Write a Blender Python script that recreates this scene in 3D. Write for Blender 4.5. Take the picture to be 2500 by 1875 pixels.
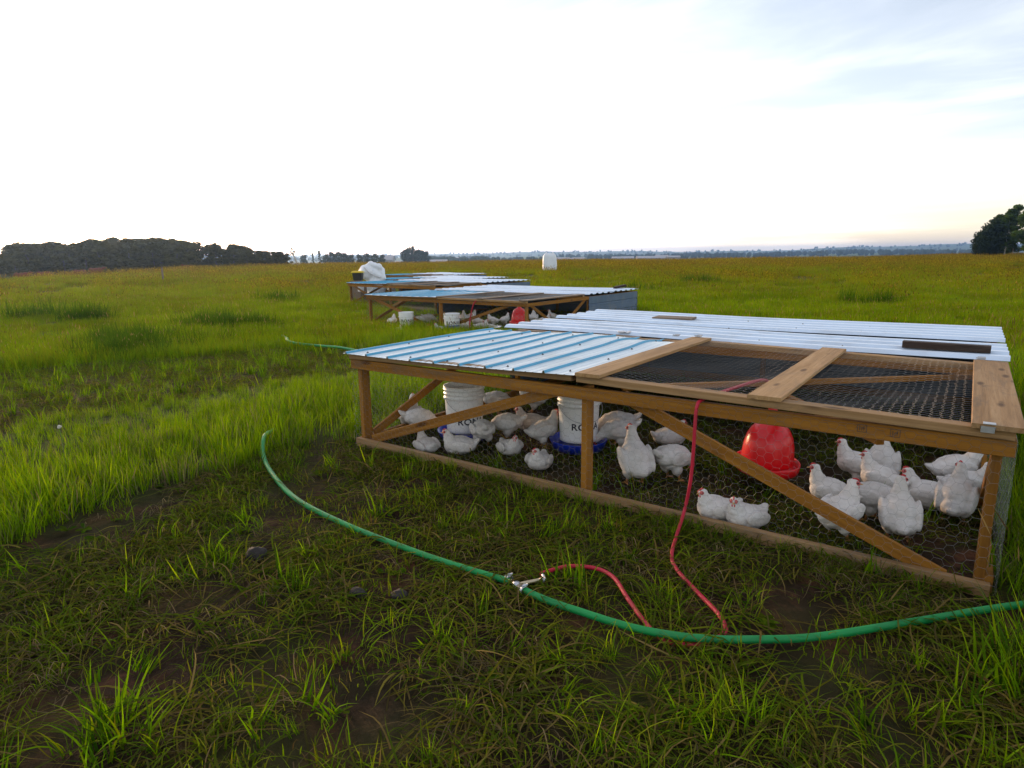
import bpy, bmesh, math, random
import numpy as np
from mathutils import Vector, Matrix, Euler, noise as mnoise

for o in list(bpy.data.objects):
    bpy.data.objects.remove(o)
scene = bpy.context.scene
COL = scene.collection
rng = np.random.default_rng(7)
random.seed(7)
rad = math.radians

# ------------------------------------------------------------------ camera
YAW, PITCH, ROLL = 0.618, 0.1985, -0.0106
CAM = Vector((4.0415, -3.438, 1.547))
cy_, sy_, cp_, sp_ = math.cos(YAW), math.sin(YAW), math.cos(PITCH), math.sin(PITCH)
FWD = Vector((-sy_*cp_, cy_*cp_, -sp_)); RGT = Vector((cy_, sy_, 0)); UPV = RGT.cross(FWD)
r2 = RGT*math.cos(ROLL) + UPV*math.sin(ROLL); u2 = UPV*math.cos(ROLL) - RGT*math.sin(ROLL)
cam_data = bpy.data.cameras.new('camera'); cam = bpy.data.objects.new('camera', cam_data); COL.objects.link(cam)
cam.matrix_world = Matrix(((r2.x, u2.x, -FWD.x, CAM.x), (r2.y, u2.y, -FWD.y, CAM.y), (r2.z, u2.z, -FWD.z, CAM.z), (0, 0, 0, 1)))
cam_data.sensor_width = 36.0; cam_data.lens = 22.64; cam_data.clip_start = 0.05; cam_data.clip_end = 30000
scene.camera = cam

# ------------------------------------------------------------------ world, sun, exposure
SUN_EL = rad(6.0)
SUN_YAW = YAW + rad(36)                       # counter-clockwise from +Y, low on the left of the view
SUN_DIR = Vector((-math.sin(SUN_YAW)*math.cos(SUN_EL), math.cos(SUN_YAW)*math.cos(SUN_EL), math.sin(SUN_EL)))
world = bpy.data.worlds.new('World'); scene.world = world; world.use_nodes = True
wn, wl = world.node_tree.nodes, world.node_tree.links
wn.clear()
w_out = wn.new('ShaderNodeOutputWorld'); w_bg = wn.new('ShaderNodeBackground')
sky = wn.new('ShaderNodeTexSky'); sky.sky_type = 'NISHITA'; sky.sun_disc = False
sky.sun_elevation = SUN_EL; sky.sun_rotation = -SUN_YAW
sky.altitude = 700; sky.air_density = 1.0; sky.dust_density = 1.2; sky.ozone_density = 1.0
# thin high cloud: streaky noise on a flat layer overhead
tc = wn.new('ShaderNodeTexCoord'); sep = wn.new('ShaderNodeSeparateXYZ'); wl.new(tc.outputs['Generated'], sep.inputs[0])
zc = wn.new('ShaderNodeMath'); zc.operation = 'MAXIMUM'; zc.inputs[1].default_value = 0.0; wl.new(sep.outputs[2], zc.inputs[0])
za = wn.new('ShaderNodeMath'); za.operation = 'ADD'; za.inputs[1].default_value = 0.22; wl.new(zc.outputs[0], za.inputs[0])
dx = wn.new('ShaderNodeMath'); dx.operation = 'DIVIDE'; wl.new(sep.outputs[0], dx.inputs[0]); wl.new(za.outputs[0], dx.inputs[1])
dy = wn.new('ShaderNodeMath'); dy.operation = 'DIVIDE'; wl.new(sep.outputs[1], dy.inputs[0]); wl.new(za.outputs[0], dy.inputs[1])
cmb = wn.new('ShaderNodeCombineXYZ'); wl.new(dx.outputs[0], cmb.inputs[0]); wl.new(dy.outputs[0], cmb.inputs[1])
mp = wn.new('ShaderNodeMapping'); mp.inputs['Rotation'].default_value = (0, 0, rad(55)); mp.inputs['Scale'].default_value = (0.55, 1.5, 1); mp.inputs['Location'].default_value = (0.4, 0.9, 0)
wl.new(cmb.outputs[0], mp.inputs[0])
nz = wn.new('ShaderNodeTexNoise'); nz.inputs['Scale'].default_value = 1.25; nz.inputs['Detail'].default_value = 7; nz.inputs['Roughness'].default_value = 0.55; nz.inputs['Distortion'].default_value = 0.5
wl.new(mp.outputs[0], nz.inputs['Vector'])
cr = wn.new('ShaderNodeMapRange'); cr.inputs['From Min'].default_value = 0.36; cr.inputs['From Max'].default_value = 0.66; cr.interpolation_type = 'SMOOTHSTEP'
cr.inputs['To Min'].default_value = 0.12; cr.inputs['To Max'].default_value = 1.0
CLOUD = 2.2
wl.new(nz.outputs['Fac'], cr.inputs['Value'])
gain = wn.new('ShaderNodeMix'); gain.data_type = 'RGBA'; gain.blend_type = 'MULTIPLY'; gain.inputs[0].default_value = 1.0
gain.inputs[7].default_value = (1.30, 1.24, 1.33, 1)
bw = wn.new('ShaderNodeHueSaturation'); bw.inputs['Saturation'].default_value = 0.66; wl.new(sky.outputs[0], bw.inputs['Color']); wl.new(bw.outputs[0], gain.inputs[6])
cloud = wn.new('ShaderNodeMix'); cloud.data_type = 'RGBA'; cloud.blend_type = 'ADD'; cloud.inputs[0].default_value = 1.0
cs = wn.new('ShaderNodeMix'); cs.data_type = 'RGBA'; cs.blend_type = 'MIX'; cs.inputs[6].default_value = (0.0, 0.0, 0.0, 1); cs.inputs[7].default_value = (CLOUD*1.07, CLOUD*0.98, CLOUD*0.91, 1)
wl.new(cr.outputs[0], cs.inputs[0]); wl.new(gain.outputs[2], cloud.inputs[6]); wl.new(cs.outputs[2], cloud.inputs[7])
wl.new(cloud.outputs[2], w_bg.inputs['Color'])
w_bg.inputs['Strength'].default_value = 0.15
wl.new(w_bg.outputs[0], w_out.inputs[0])

sun_data = bpy.data.lights.new('sun', 'SUN'); sun_data.energy = 2.0; sun_data.angle = rad(1.5); sun_data.color = (1.0, 0.62, 0.33)
sun = bpy.data.objects.new('sun', sun_data); COL.objects.link(sun)
sun.rotation_euler = SUN_DIR.to_track_quat('Z', 'Y').to_euler()

vs = scene.view_settings
scene.display_settings.display_device = 'sRGB'
vs.view_transform = 'Standard'; vs.look = 'None'; vs.exposure = 0.9; vs.gamma = 1.0; vs.use_curve_mapping = False
scene.render.engine = 'CYCLES'
cyc = scene.cycles
cyc.use_denoising = True
cyc.max_bounces = 7; cyc.diffuse_bounces = 3; cyc.glossy_bounces = 3; cyc.transmission_bounces = 4; cyc.transparent_max_bounces = 8; cyc.volume_bounces = 0
cyc.caustics_reflective = False; cyc.caustics_refractive = False
cyc.sample_clamp_indirect = 6.0

# ------------------------------------------------------------------ placing helpers
FPX = 1572.26
def az_of(px): return math.atan((px-1250)/FPX)          # azimuth right of the view axis
def polar(px, dist):                                    # ground position at a bearing and distance from the pen's near corner
    a = YAW - az_of(px)
    return CAM.x - math.sin(a)*dist, CAM.y + math.cos(a)*dist
def sstep(a, b, x):
    t = np.clip((x-a)/(b-a), 0, 1); return t*t*(3-2*t)
AZK = [-180, -60, -38, -21, 3, 25, 34, 60, 180]
DCK = [50, 50, 58, 108, 140, 140, 190, 190, 50]
def ground_z(x, y):
    x = np.asarray(x, float); y = np.asarray(y, float)
    ex, ey = x-CAM.x, y-CAM.y
    b = ex*FWD.x/cp_ + ey*FWD.y/cp_; a = ex*RGT.x + ey*RGT.y
    r = np.hypot(a, b) + 1e-6
    az = np.degrees(np.arctan2(a, b))
    dc = np.interp(az, AZK, DCK)
    z = -0.18*sstep(6, 15, r)
    z = z + 0.10*np.sin(x*0.11+1.0)*np.sin(y*0.09)*sstep(20, 60, r)
    right = sstep(28, 36, az)*sstep(120, 60, az)
    z = z + 0.25*right*sstep(60, 150, r)
    left = sstep(-12, -24, az)*sstep(-120, -60, az)
    over = np.maximum(r-dc, 0)
    zl = -0.95*sstep(0, 45, over) - 9*sstep(120, 600, over)
    zr = -3.2*sstep(0, 110, over) - 6.5*sstep(70, 600, over)
    zfar = left*zl + (1-left)*zr
    ridge = 11 + 5*np.sin(az*0.21+0.6) + 3*np.sin(az*0.77) + 1.2*np.sin(az*2.3+1) + 0.6*np.sin(az*6.1)
    ridge = ridge + 15*sstep(16, 34, az)*sstep(150, 60, az)
    zfar = zfar + (10.5+ridge)*sstep(2600, 4600, r) - 40*sstep(4700, 6000, r)
    zfar = zfar + 4.5*sstep(1300, 1900, r)*(0.6+0.4*np.sin(az*0.5))*sstep(2600, 2200, r)
    return z + zfar
def gz(x, y): return float(ground_z(x, y))

def in_poly(x, y, poly):
    x = np.asarray(x); y = np.asarray(y); c = np.zeros(x.shape, bool); n = len(poly)
    for i in range(n):
        x1, y1 = poly[i]; x2, y2 = poly[(i+1) % n]
        cond = ((y1 > y) != (y2 > y)) & (x < (x2-x1)*(y-y1)/((y2-y1)+1e-12)+x1)
        c ^= cond
    return c
def wob(x, y, s, seed=0.0):                              # cheap smooth noise in -1..1
    return (np.sin(x*s+seed)*np.cos(y*s*1.13+seed*1.7) + 0.6*np.sin(x*s*2.3+y*s*1.7+seed*2.1) + 0.4*np.cos(x*s*4.1-y*s*3.7+seed))/2.0
BAND = [(-3.0, -2.6), (-8.2, -1.2), (-8.0, 2.0), (-5.6, 5.2), (-2.7, 3.0), (-3.2, 0.4)]
def trample(x, y):
    """1 where the birds have worn the sward down, 0 in standing grass"""
    x = np.asarray(x, float); y = np.asarray(y, float)
    w = 0.22*wob(x, y, 2.1, 1.3)
    xx = x+w; yy = y+w*0.7
    left = sstep(-0.5, -0.1, xx); rt = sstep(4.75, 4.1, xx - 0.2*np.maximum(-yy-0.6, 0)*0)
    A = left*rt*sstep(0.15, 0.0, yy)*sstep(-6.5, -4.5, yy)
    I = sstep(-0.05, 0.1, x)*sstep(4.32, 4.2, x)*sstep(-0.05, 0.05, y)*sstep(4.6, 4.45, y)
    B = in_poly(xx*1.0, yy, BAND)*np.clip(0.95+0.6*wob(x, y, 1.1, 4.0), 0.3, 1)
    return np.maximum(np.maximum(A, I), B)

# ------------------------------------------------------------------ materials
def mat(name):
    m = bpy.data.materials.new(name); m.use_nodes = True
    nt = m.node_tree; p = nt.nodes['Principled BSDF']
    return m, nt, p
def node(nt, t, **kw):
    n = nt.nodes.new(t)
    for k, v in kw.items():
        if k in n.inputs: n.inputs[k].default_value = v
        else: setattr(n, k, v)
    return n
def mixc(nt, fac, a, b, blend='MIX'):
    n = nt.nodes.new('ShaderNodeMix'); n.data_type = 'RGBA'; n.blend_type = blend
    for i, v in ((0, fac), (6, a), (7, b)):
        if hasattr(v, 'links'): nt.links.new(v, n.inputs[i])
        elif i == 0: n.inputs[0].default_value = v
        else: n.inputs[i].default_value = (*v, 1)
    return n.outputs[2]
def ramp(nt, fac, stops):
    n = nt.nodes.new('ShaderNodeValToRGB'); e = n.color_ramp.elements
    e[0].position, e[0].color = stops[0][0], (*stops[0][1], 1)
    e[1].position, e[1].color = stops[-1][0], (*stops[-1][1], 1)
    for p, c in stops[1:-1]:
        k = e.new(p); k.color = (*c, 1)
    nt.links.new(fac, n.inputs[0]); return n.outputs[0]
def noise_tex(nt, vec, scale, detail=4, rough=0.55, dist=0.0):
    n = node(nt, 'ShaderNodeTexNoise', Scale=scale, Detail=detail, Roughness=rough, Distortion=dist)
    if vec is not None: nt.links.new(vec, n.inputs['Vector'])
    return n.outputs['Fac']
def mapping(nt, vec, scale=(1, 1, 1), loc=(0, 0, 0)):
    n = node(nt, 'ShaderNodeMapping', Scale=scale, Location=loc); nt.links.new(vec, n.inputs['Vector']); return n.outputs[0]
def bump(nt, p, h, strength=0.3, distance=0.01):
    b = node(nt, 'ShaderNodeBump', Strength=strength, Distance=distance); nt.links.new(h, b.inputs['Height']); nt.links.new(b.outputs[0], p.inputs['Normal'])
def objco(nt): return nt.nodes.new('ShaderNodeTexCoord').outputs['Object']
M = {}

def simple(name, col, rough=0.5, metal=0.0, var=0.15, scale=8.0, bstr=0.0, spec=0.5, dirt=None, dirt_amt=0.5):
    m, nt, p = mat(name); co = objco(nt)
    n = noise_tex(nt, co, scale, 5, 0.6)
    c = ramp(nt, n, [(0.25, tuple(v*(1-var) for v in col)), (0.75, tuple(min(1, v*(1+var)) for v in col))])
    if dirt:
        d = noise_tex(nt, co, scale*0.6, 8, 0.7, 0.6)
        mr = node(nt, 'ShaderNodeMapRange', **{'From Min': 0.48, 'From Max': 0.7, 'To Min': 0.0, 'To Max': dirt_amt}); nt.links.new(d, mr.inputs[0])
        c = mixc(nt, mr.outputs[0], c, dirt)
    nt.links.new(c, p.inputs['Base Color'])
    p.inputs['Roughness'].default_value = rough; p.inputs['Metallic'].default_value = metal; p.inputs['Specular IOR Level'].default_value = spec
    if bstr: bump(nt, p, noise_tex(nt, co, scale*5, 4), bstr, 0.01)
    M[name] = m; return m

def wood(name, lo, mid, hi, knots=True):
    m, nt, p = mat(name)
    at = node(nt, 'ShaderNodeAttribute', attribute_name='gc'); v = at.outputs['Vector']
    g1 = noise_tex(nt, mapping(nt, v, (1.2, 26, 26)), 1.0, 6, 0.6, 0.8)
    g2 = noise_tex(nt, mapping(nt, v, (6, 160, 160)), 1.0, 3, 0.6)
    big = noise_tex(nt, mapping(nt, v, (0.9, 3, 3)), 1.0, 3, 0.5)
    c = ramp(nt, g1, [(0.3, lo), (0.52, mid), (0.75, hi)])
    c = mixc(nt, 0.35, c, ramp(nt, g2, [(0.35, tuple(x*0.55 for x in lo)), (0.6, hi)]), 'MULTIPLY') if False else c
    mr = node(nt, 'ShaderNodeMapRange', **{'From Min': 0.4, 'From Max': 0.75, 'To Min': 0.0, 'To Max': 0.55}); nt.links.new(big, mr.inputs[0])
    c = mixc(nt, mr.outputs[0], c, tuple(x*0.62 for x in mid))
    fine = node(nt, 'ShaderNodeMapRange', **{'From Min': 0.55, 'From Max': 0.75, 'To Min': 0.0, 'To Max': 0.45}); nt.links.new(g2, fine.inputs[0])
    c = mixc(nt, fine.outputs[0], c, tuple(x*0.5 for x in lo))
    if knots:
        vo = node(nt, 'ShaderNodeTexVoronoi', Scale=1.0); nt.links.new(mapping(nt, v, (2.6, 9, 9)), vo.inputs['Vector'])
        k = node(nt, 'ShaderNodeMapRange', **{'From Min': 0.10, 'From Max': 0.2, 'To Min': 0.85, 'To Max': 0.0}); nt.links.new(vo.outputs['Distance'], k.inputs[0])
        c = mixc(nt, k.outputs[0], c, (lo[0]*0.35, lo[1]*0.3, lo[2]*0.3))
    st = noise_tex(nt, mapping(nt, v, (2.2, 7, 7)), 1.0, 7, 0.7, 1.2)
    sm = node(nt, 'ShaderNodeMapRange', **{'From Min': 0.52, 'From Max': 0.68, 'To Min': 0.0, 'To Max': 0.5}); nt.links.new(st, sm.inputs[0])
    c = mixc(nt, sm.outputs[0], c, (0.13, 0.095, 0.065))
    oi = nt.nodes.new('ShaderNodeObjectInfo'); vr = node(nt, 'ShaderNodeMapRange', **{'To Min': 0.78, 'To Max': 1.15}); nt.links.new(oi.outputs['Random'], vr.inputs[0])
    hs = node(nt, 'ShaderNodeHueSaturation'); nt.links.new(c, hs.inputs['Color']); nt.links.new(vr.outputs[0], hs.inputs['Value']); c = hs.outputs[0]
    nt.links.new(c, p.inputs['Base Color']); p.inputs['Roughness'].default_value = 0.75; p.inputs['Specular IOR Level'].default_value = 0.25
    bump(nt, p, g2, 0.35, 0.004)
    M[name] = m
wood('timber', (0.20, 0.078, 0.008), (0.31, 0.130, 0.013), (0.40, 0.185, 0.025))
wood('planed_board', (0.26, 0.145, 0.055), (0.37, 0.22, 0.095), (0.46, 0.30, 0.15))
wood('grey_wood', (0.18, 0.13, 0.09), (0.27, 0.20, 0.14), (0.36, 0.28, 0.2))
wood('dark_wood', (0.025, 0.015, 0.010), (0.05, 0.03, 0.02), (0.09, 0.055, 0.035), knots=False)
simple('white_sheet', (0.60, 0.72, 0.86), 0.33, 0.0, 0.05, 2.5, 0.0, 0.5, dirt=(0.34, 0.36, 0.38), dirt_amt=0.5)
simple('pale_sheet', (0.66, 0.74, 0.76), 0.4, 0.0, 0.05, 2.0, 0.0, 0.5, dirt=(0.42, 0.43, 0.40), dirt_amt=0.5)
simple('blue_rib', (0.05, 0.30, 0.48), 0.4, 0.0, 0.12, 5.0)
simple('blue_grey_sheet', (0.075, 0.125, 0.20), 0.45, 0.0, 0.15, 3.0, 0.0, 0.5, dirt=(0.2, 0.2, 0.2), dirt_amt=0.5)
simple('galvanized', (0.45, 0.46, 0.47), 0.4, 0.8, 0.15, 30.0)
simple('netting_wire', (0.21, 0.21, 0.20), 0.5, 0.2, 0.15, 20.0)
simple('screw_steel', (0.06, 0.07, 0.08), 0.5, 0.4, 0.2, 40)
simple('pail_white', (0.78, 0.78, 0.76), 0.4, 0.0, 0.04, 6.0, 0.0, 0.5, dirt=(0.5, 0.42, 0.3), dirt_amt=0.3)
simple('pan_blue', (0.006, 0.03, 0.42), 0.35, 0.0, 0.1, 8.0)
simple('ink_navy', (0.012, 0.014, 0.03), 0.5, 0.0, 0.1, 20.0)
simple('drinker_red', (0.72, 0.008, 0.012), 0.28, 0.0, 0.08, 5.0)
simple('hose_green', (0.001, 0.25, 0.052), 0.58, 0.0, 0.12, 6.0, 0.0, 0.5, dirt=(0.02, 0.12, 0.05), dirt_amt=0.5)
simple('hose_red', (0.46, 0.006, 0.030), 0.6, 0.0, 0.12, 9.0, 0.0, 0.5, dirt=(0.25, 0.04, 0.04), dirt_amt=0.4)
simple('brass', (0.5, 0.42, 0.28), 0.4, 0.7, 0.2, 40)
simple('clamp_steel', (0.6, 0.62, 0.66), 0.35, 0.6, 0.15, 40)
simple('comb_red', (0.55, 0.03, 0.03), 0.55, 0.0, 0.2, 60.0, 0.3)
simple('skin_pink', (0.50, 0.10, 0.09), 0.6, 0.0, 0.2, 60.0, 0.3)
simple('leg_orange', (0.50, 0.22, 0.07), 0.55, 0.0, 0.2, 60.0, 0.3)
simple('beak_horn', (0.55, 0.30, 0.10), 0.45, 0.0, 0.15, 60.0)
simple('eye_dark', (0.015, 0.01, 0.008), 0.1, 0.0, 0.1, 60.0)
simple('dung', (0.018, 0.014, 0.011), 0.85, 0.0, 0.35, 25.0, 0.5)
simple('bag_white', (0.72, 0.75, 0.78), 0.55, 0.0, 0.05, 3.0, 0.2)
simple('tote_black', (0.02, 0.018, 0.018), 0.45, 0.0, 0.2, 8.0)
simple('lid_yellow', (0.75, 0.56, 0.03), 0.45, 0.0, 0.08, 8.0)
simple('cow_red', (0.13, 0.030, 0.010), 0.8, 0.0, 0.3, 2.0)
simple('cow_dark', (0.05, 0.02, 0.013), 0.8, 0.0, 0.3, 2.0)
simple('bark_dark', (0.07, 0.055, 0.045), 0.9, 0.0, 0.35, 2.0, 0.4)
simple('bark_pale', (0.42, 0.39, 0.33), 0.85, 0.0, 0.3, 2.0, 0.4)
simple('grey_post', (0.14, 0.12, 0.10), 0.9, 0.0, 0.3, 3.0, 0.4)
simple('ink_brown', (0.09, 0.05, 0.03), 0.8, 0.0, 0.3, 60)
simple('shed_wall', (0.26, 0.25, 0.25), 0.7, 0.0, 0.08, 0.4)
simple('shed_roof', (0.36, 0.34, 0.35), 0.5, 0.0, 0.06, 0.4)
simple('shed_dark', (0.08, 0.08, 0.09), 0.6, 0.0, 0.1, 0.4)
simple('petal_white', (0.55, 0.52, 0.45), 0.7, 0.0, 0.08, 30)
simple('stalk_green', (0.10, 0.16, 0.03), 0.7, 0.0, 0.15, 20)
simple('rag_white', (0.62, 0.62, 0.62), 0.8, 0.0, 0.1, 20)

# feathers: overlapping scale relief and a little soil
m, nt, p = mat('feathers'); co = objco(nt)
vo = node(nt, 'ShaderNodeTexVoronoi', Scale=34.0, Randomness=0.7); nt.links.new(mapping(nt, co, (0.7, 1.0, 1.0)), vo.inputs['Vector'])
f1 = noise_tex(nt, co, 14, 5, 0.6); f2 = noise_tex(nt, co, 9, 6, 0.7, 0.5)
c = ramp(nt, f1, [(0.3, (0.57, 0.54, 0.50)), (0.7, (0.70, 0.68, 0.65))])
mr = node(nt, 'ShaderNodeMapRange', **{'From Min': 0.54, 'From Max': 0.74, 'To Min': 0.0, 'To Max': 0.4}); nt.links.new(f2, mr.inputs[0])
c = mixc(nt, mr.outputs[0], c, (0.46, 0.38, 0.28))
ed = node(nt, 'ShaderNodeMapRange', **{'From Min': 0.35, 'From Max': 0.75, 'To Min': 0.0, 'To Max': 0.10}); nt.links.new(vo.outputs['Distance'], ed.inputs[0])
c = mixc(nt, ed.outputs[0], c, (0.55, 0.50, 0.43))
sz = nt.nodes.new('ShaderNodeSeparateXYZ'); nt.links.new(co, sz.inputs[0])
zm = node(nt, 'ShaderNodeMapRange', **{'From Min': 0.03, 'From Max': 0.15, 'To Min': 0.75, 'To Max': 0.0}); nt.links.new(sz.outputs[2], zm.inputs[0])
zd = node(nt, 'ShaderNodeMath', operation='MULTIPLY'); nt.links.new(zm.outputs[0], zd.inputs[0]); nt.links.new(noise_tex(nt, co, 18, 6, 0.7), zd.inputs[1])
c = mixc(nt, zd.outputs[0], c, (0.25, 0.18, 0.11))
oi = nt.nodes.new('ShaderNodeObjectInfo'); vr = node(nt, 'ShaderNodeMapRange', **{'To Min': 0.85, 'To Max': 1.1}); nt.links.new(oi.outputs['Random'], vr.inputs[0])
hs = node(nt, 'ShaderNodeHueSaturation'); nt.links.new(c, hs.inputs['Color']); nt.links.new(vr.outputs[0], hs.inputs['Value']); c = hs.outputs[0]
nt.links.new(c, p.inputs['Base Color']); p.inputs['Roughness'].default_value = 0.85; p.inputs['Specular IOR Level'].default_value = 0.15
fb = node(nt, 'ShaderNodeMath', operation='MULTIPLY_ADD'); fb.inputs[1].default_value = 0.9; nt.links.new(vo.outputs['Distance'], fb.inputs[0]); nt.links.new(noise_tex(nt, co, 60, 5, 0.65), fb.inputs[2])
bump(nt, p, fb.outputs[0], 0.55, 0.007)
M['feathers'] = m

# leaf materials: diffuse + translucent
def leafmat(name, attr=None, col=(0.06, 0.10, 0.02), transl=0.45, var=0.35, hue=None):
    m = bpy.data.materials.new(name); m.use_nodes = True; nt = m.node_tree; nt.nodes.clear()
    out = nt.nodes.new('ShaderNodeOutputMaterial')
    if attr:
        a = node(nt, 'ShaderNodeAttribute', attribute_name=attr); c = a.outputs['Color']
    else:
        co = objco(nt); c = ramp(nt, noise_tex(nt, co, 0.8, 5, 0.6), [(0.3, tuple(v*(1-var) for v in col)), (0.7, tuple(v*(1+var) for v in col))])
    oi = nt.nodes.new('ShaderNodeObjectInfo')
    mr = node(nt, 'ShaderNodeMapRange', **{'To Min': 1-var*0.6, 'To Max': 1+var*0.6}); nt.links.new(oi.outputs['Random'], mr.inputs[0])
    hs = node(nt, 'ShaderNodeHueSaturation'); nt.links.new(c, hs.inputs['Color']); nt.links.new(mr.outputs[0], hs.inputs['Value'])
    d = nt.nodes.new('ShaderNodeBsdfDiffuse'); t = nt.nodes.new('ShaderNodeBsdfTranslucent'); g = node(nt, 'ShaderNodeBsdfGlossy', Roughness=0.45)
    g.inputs['Color'].default_value = (0.9, 0.95, 0.9, 1)
    nt.links.new(hs.outputs[0], d.inputs['Color'])
    tb = node(nt, 'ShaderNodeHueSaturation', Saturation=1.1, Value=1.35); nt.links.new(hs.outputs[0], tb.inputs['Color']); nt.links.new(tb.outputs[0], t.inputs['Color'])
    m1 = nt.nodes.new('ShaderNodeMixShader'); m1.inputs[0].default_value = transl; nt.links.new(d.outputs[0], m1.inputs[1]); nt.links.new(t.outputs[0], m1.inputs[2])
    m2 = nt.nodes.new('ShaderNodeMixShader'); m2.inputs[0].default_value = 0.002; nt.links.new(m1.outputs[0], m2.inputs[1]); nt.links.new(g.outputs[0], m2.inputs[2])
    nt.links.new(m2.outputs[0], out.inputs[0]); M[name] = m
leafmat('grass_blade', 'col', transl=0.42, var=0.35)
leafmat('leaf_aspen', None, (0.06, 0.10, 0.012), 0.3, 0.4)
leafmat('leaf_dark', None, (0.072, 0.066, 0.020), 0.35, 0.4)
leafmat('leaf_far', None, (0.03, 0.045, 0.02), 0.15, 0.4)

# ground: worn soil near the pens, pasture beyond, fields in the far valley
m, nt, p = mat('pasture_ground'); co = objco(nt)
at = node(nt, 'ShaderNodeAttribute', attribute_name='soil'); sepc = nt.nodes.new('ShaderNodeSeparateColor'); nt.links.new(at.outputs['Color'], sepc.inputs[0])
s1 = noise_tex(nt, co, 3.0, 8, 0.7, 0.4); s2 = noise_tex(nt, co, 28, 6, 0.7); s3 = noise_tex(nt, co, 0.9, 4, 0.6)
soil = ramp(nt, s1, [(0.3, (0.020, 0.013, 0.008)), (0.52, (0.052, 0.030, 0.017)), (0.70, (0.16, 0.066, 0.034))])
soil = mixc(nt, 0.6, soil, ramp(nt, s2, [(0.3, (0.25, 0.25, 0.25)), (0.7, (1, 1, 1))]), 'MULTIPLY')
sw = ramp(nt, s3, [(0.35, (0.035, 0.048, 0.010)), (0.65, (0.07, 0.066, 0.018))])
near = mixc(nt, sepc.outputs[0], sw, soil)
fv = noise_tex(nt, mapping(nt, co, (0.0009, 0.0016, 1)), 1.0, 3, 0.5)
fields = ramp(nt, fv, [(0.38, (0.05, 0.075, 0.025)), (0.48, (0.09, 0.15, 0.04)), (0.56, (0.06, 0.08, 0.03)), (0.64, (0.14, 0.17, 0.07))])
c = mixc(nt, sepc.outputs[1], near, fields)
nt.links.new(c, p.inputs['Base Color']); p.inputs['Roughness'].default_value = 0.95; p.inputs['Specular IOR Level'].default_value = 0.1
bump(nt, p, s2, 0.8, 0.03)
M['ground'] = m

# ------------------------------------------------------------------ object helpers
def link(name, mesh, material=None, parent=None, smooth=False):
    o = bpy.data.objects.new(name, mesh); COL.objects.link(o)
    if material is not None and len(mesh.materials) == 0:
        mesh.materials.append(M[material] if isinstance(material, str) else material)
    if parent is not None: o.parent = parent
    if smooth: mesh.polygons.foreach_set('use_smooth', [True]*len(mesh.polygons))
    return o
def mesh_from(name, V, F):
    me = bpy.data.meshes.new(name); me.from_pydata([tuple(v) for v in V], [], F); me.update(); return me
def tag(o, label=None, cat=None, group=None, kind=None):
    if label: o['label'] = label
    if cat: o['category'] = cat
    if group: o['group'] = group
    if kind: o['kind'] = kind
    return o
def empty(name, loc=(0, 0, 0), rz=0.0, scale=None):
    o = bpy.data.objects.new(name, None); COL.objects.link(o); o.location = loc; o.rotation_euler = (0, 0, rz); o.empty_display_size = 0.1
    if scale: o.scale = scale
    return o
def copy_tree(o, parent=None):
    c = o.copy(); COL.objects.link(c); c.parent = parent
    for ch in list(o.children): copy_tree(ch, c)
    return c

_bn = [0]
def board(name, p0, p1, w, t, material='timber', parent=None, up=(0, 0, 1), ch=0.003, cut=None):
    """a sawn board from p0 to p1 (centre line); w is measured along up, t across; edges eased"""
    p0, p1 = Vector(p0), Vector(p1); d = (p1-p0); L = d.length; d.normalize()
    upv = Vector(up); s = d.cross(upv).normalized(); u = s.cross(d).normalized()
    hw, ht = w/2, t/2
    prof = [(-ht+ch, -hw), (ht-ch, -hw), (ht, -hw+ch), (ht, hw-ch), (ht-ch, hw), (-ht+ch, hw), (-ht, hw-ch), (-ht, -hw+ch)]
    V, G = [], []
    _bn[0] += 1; off = _bn[0]*3.17
    n = max(1, int(L/0.7)) if cut else 1
    for k in range(n+1):
        c0 = p0 + d*(L*k/n)
        if cut: c0 = c0 + Vector(cut(k/n))
        for a, b in prof:
            V.append(c0 + s*a + u*b); G.append((L*k/n+off, a+off, b+off*0.37))
    F = []
    for k in range(n):
        for i in range(8):
            j = (i+1) % 8; F.append((k*8+i, k*8+j, k*8+8+j, k*8+8+i))
    F.append(tuple(range(7, -1, -1))); F.append(tuple(n*8+i for i in range(8)))
    me = mesh_from(name, V, F)
    at = me.attributes.new('gc', 'FLOAT_VECTOR', 'POINT'); at.data.foreach_set('vector', np.array(G, dtype=np.float32).ravel())
    return link(name, me, material, parent)

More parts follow.
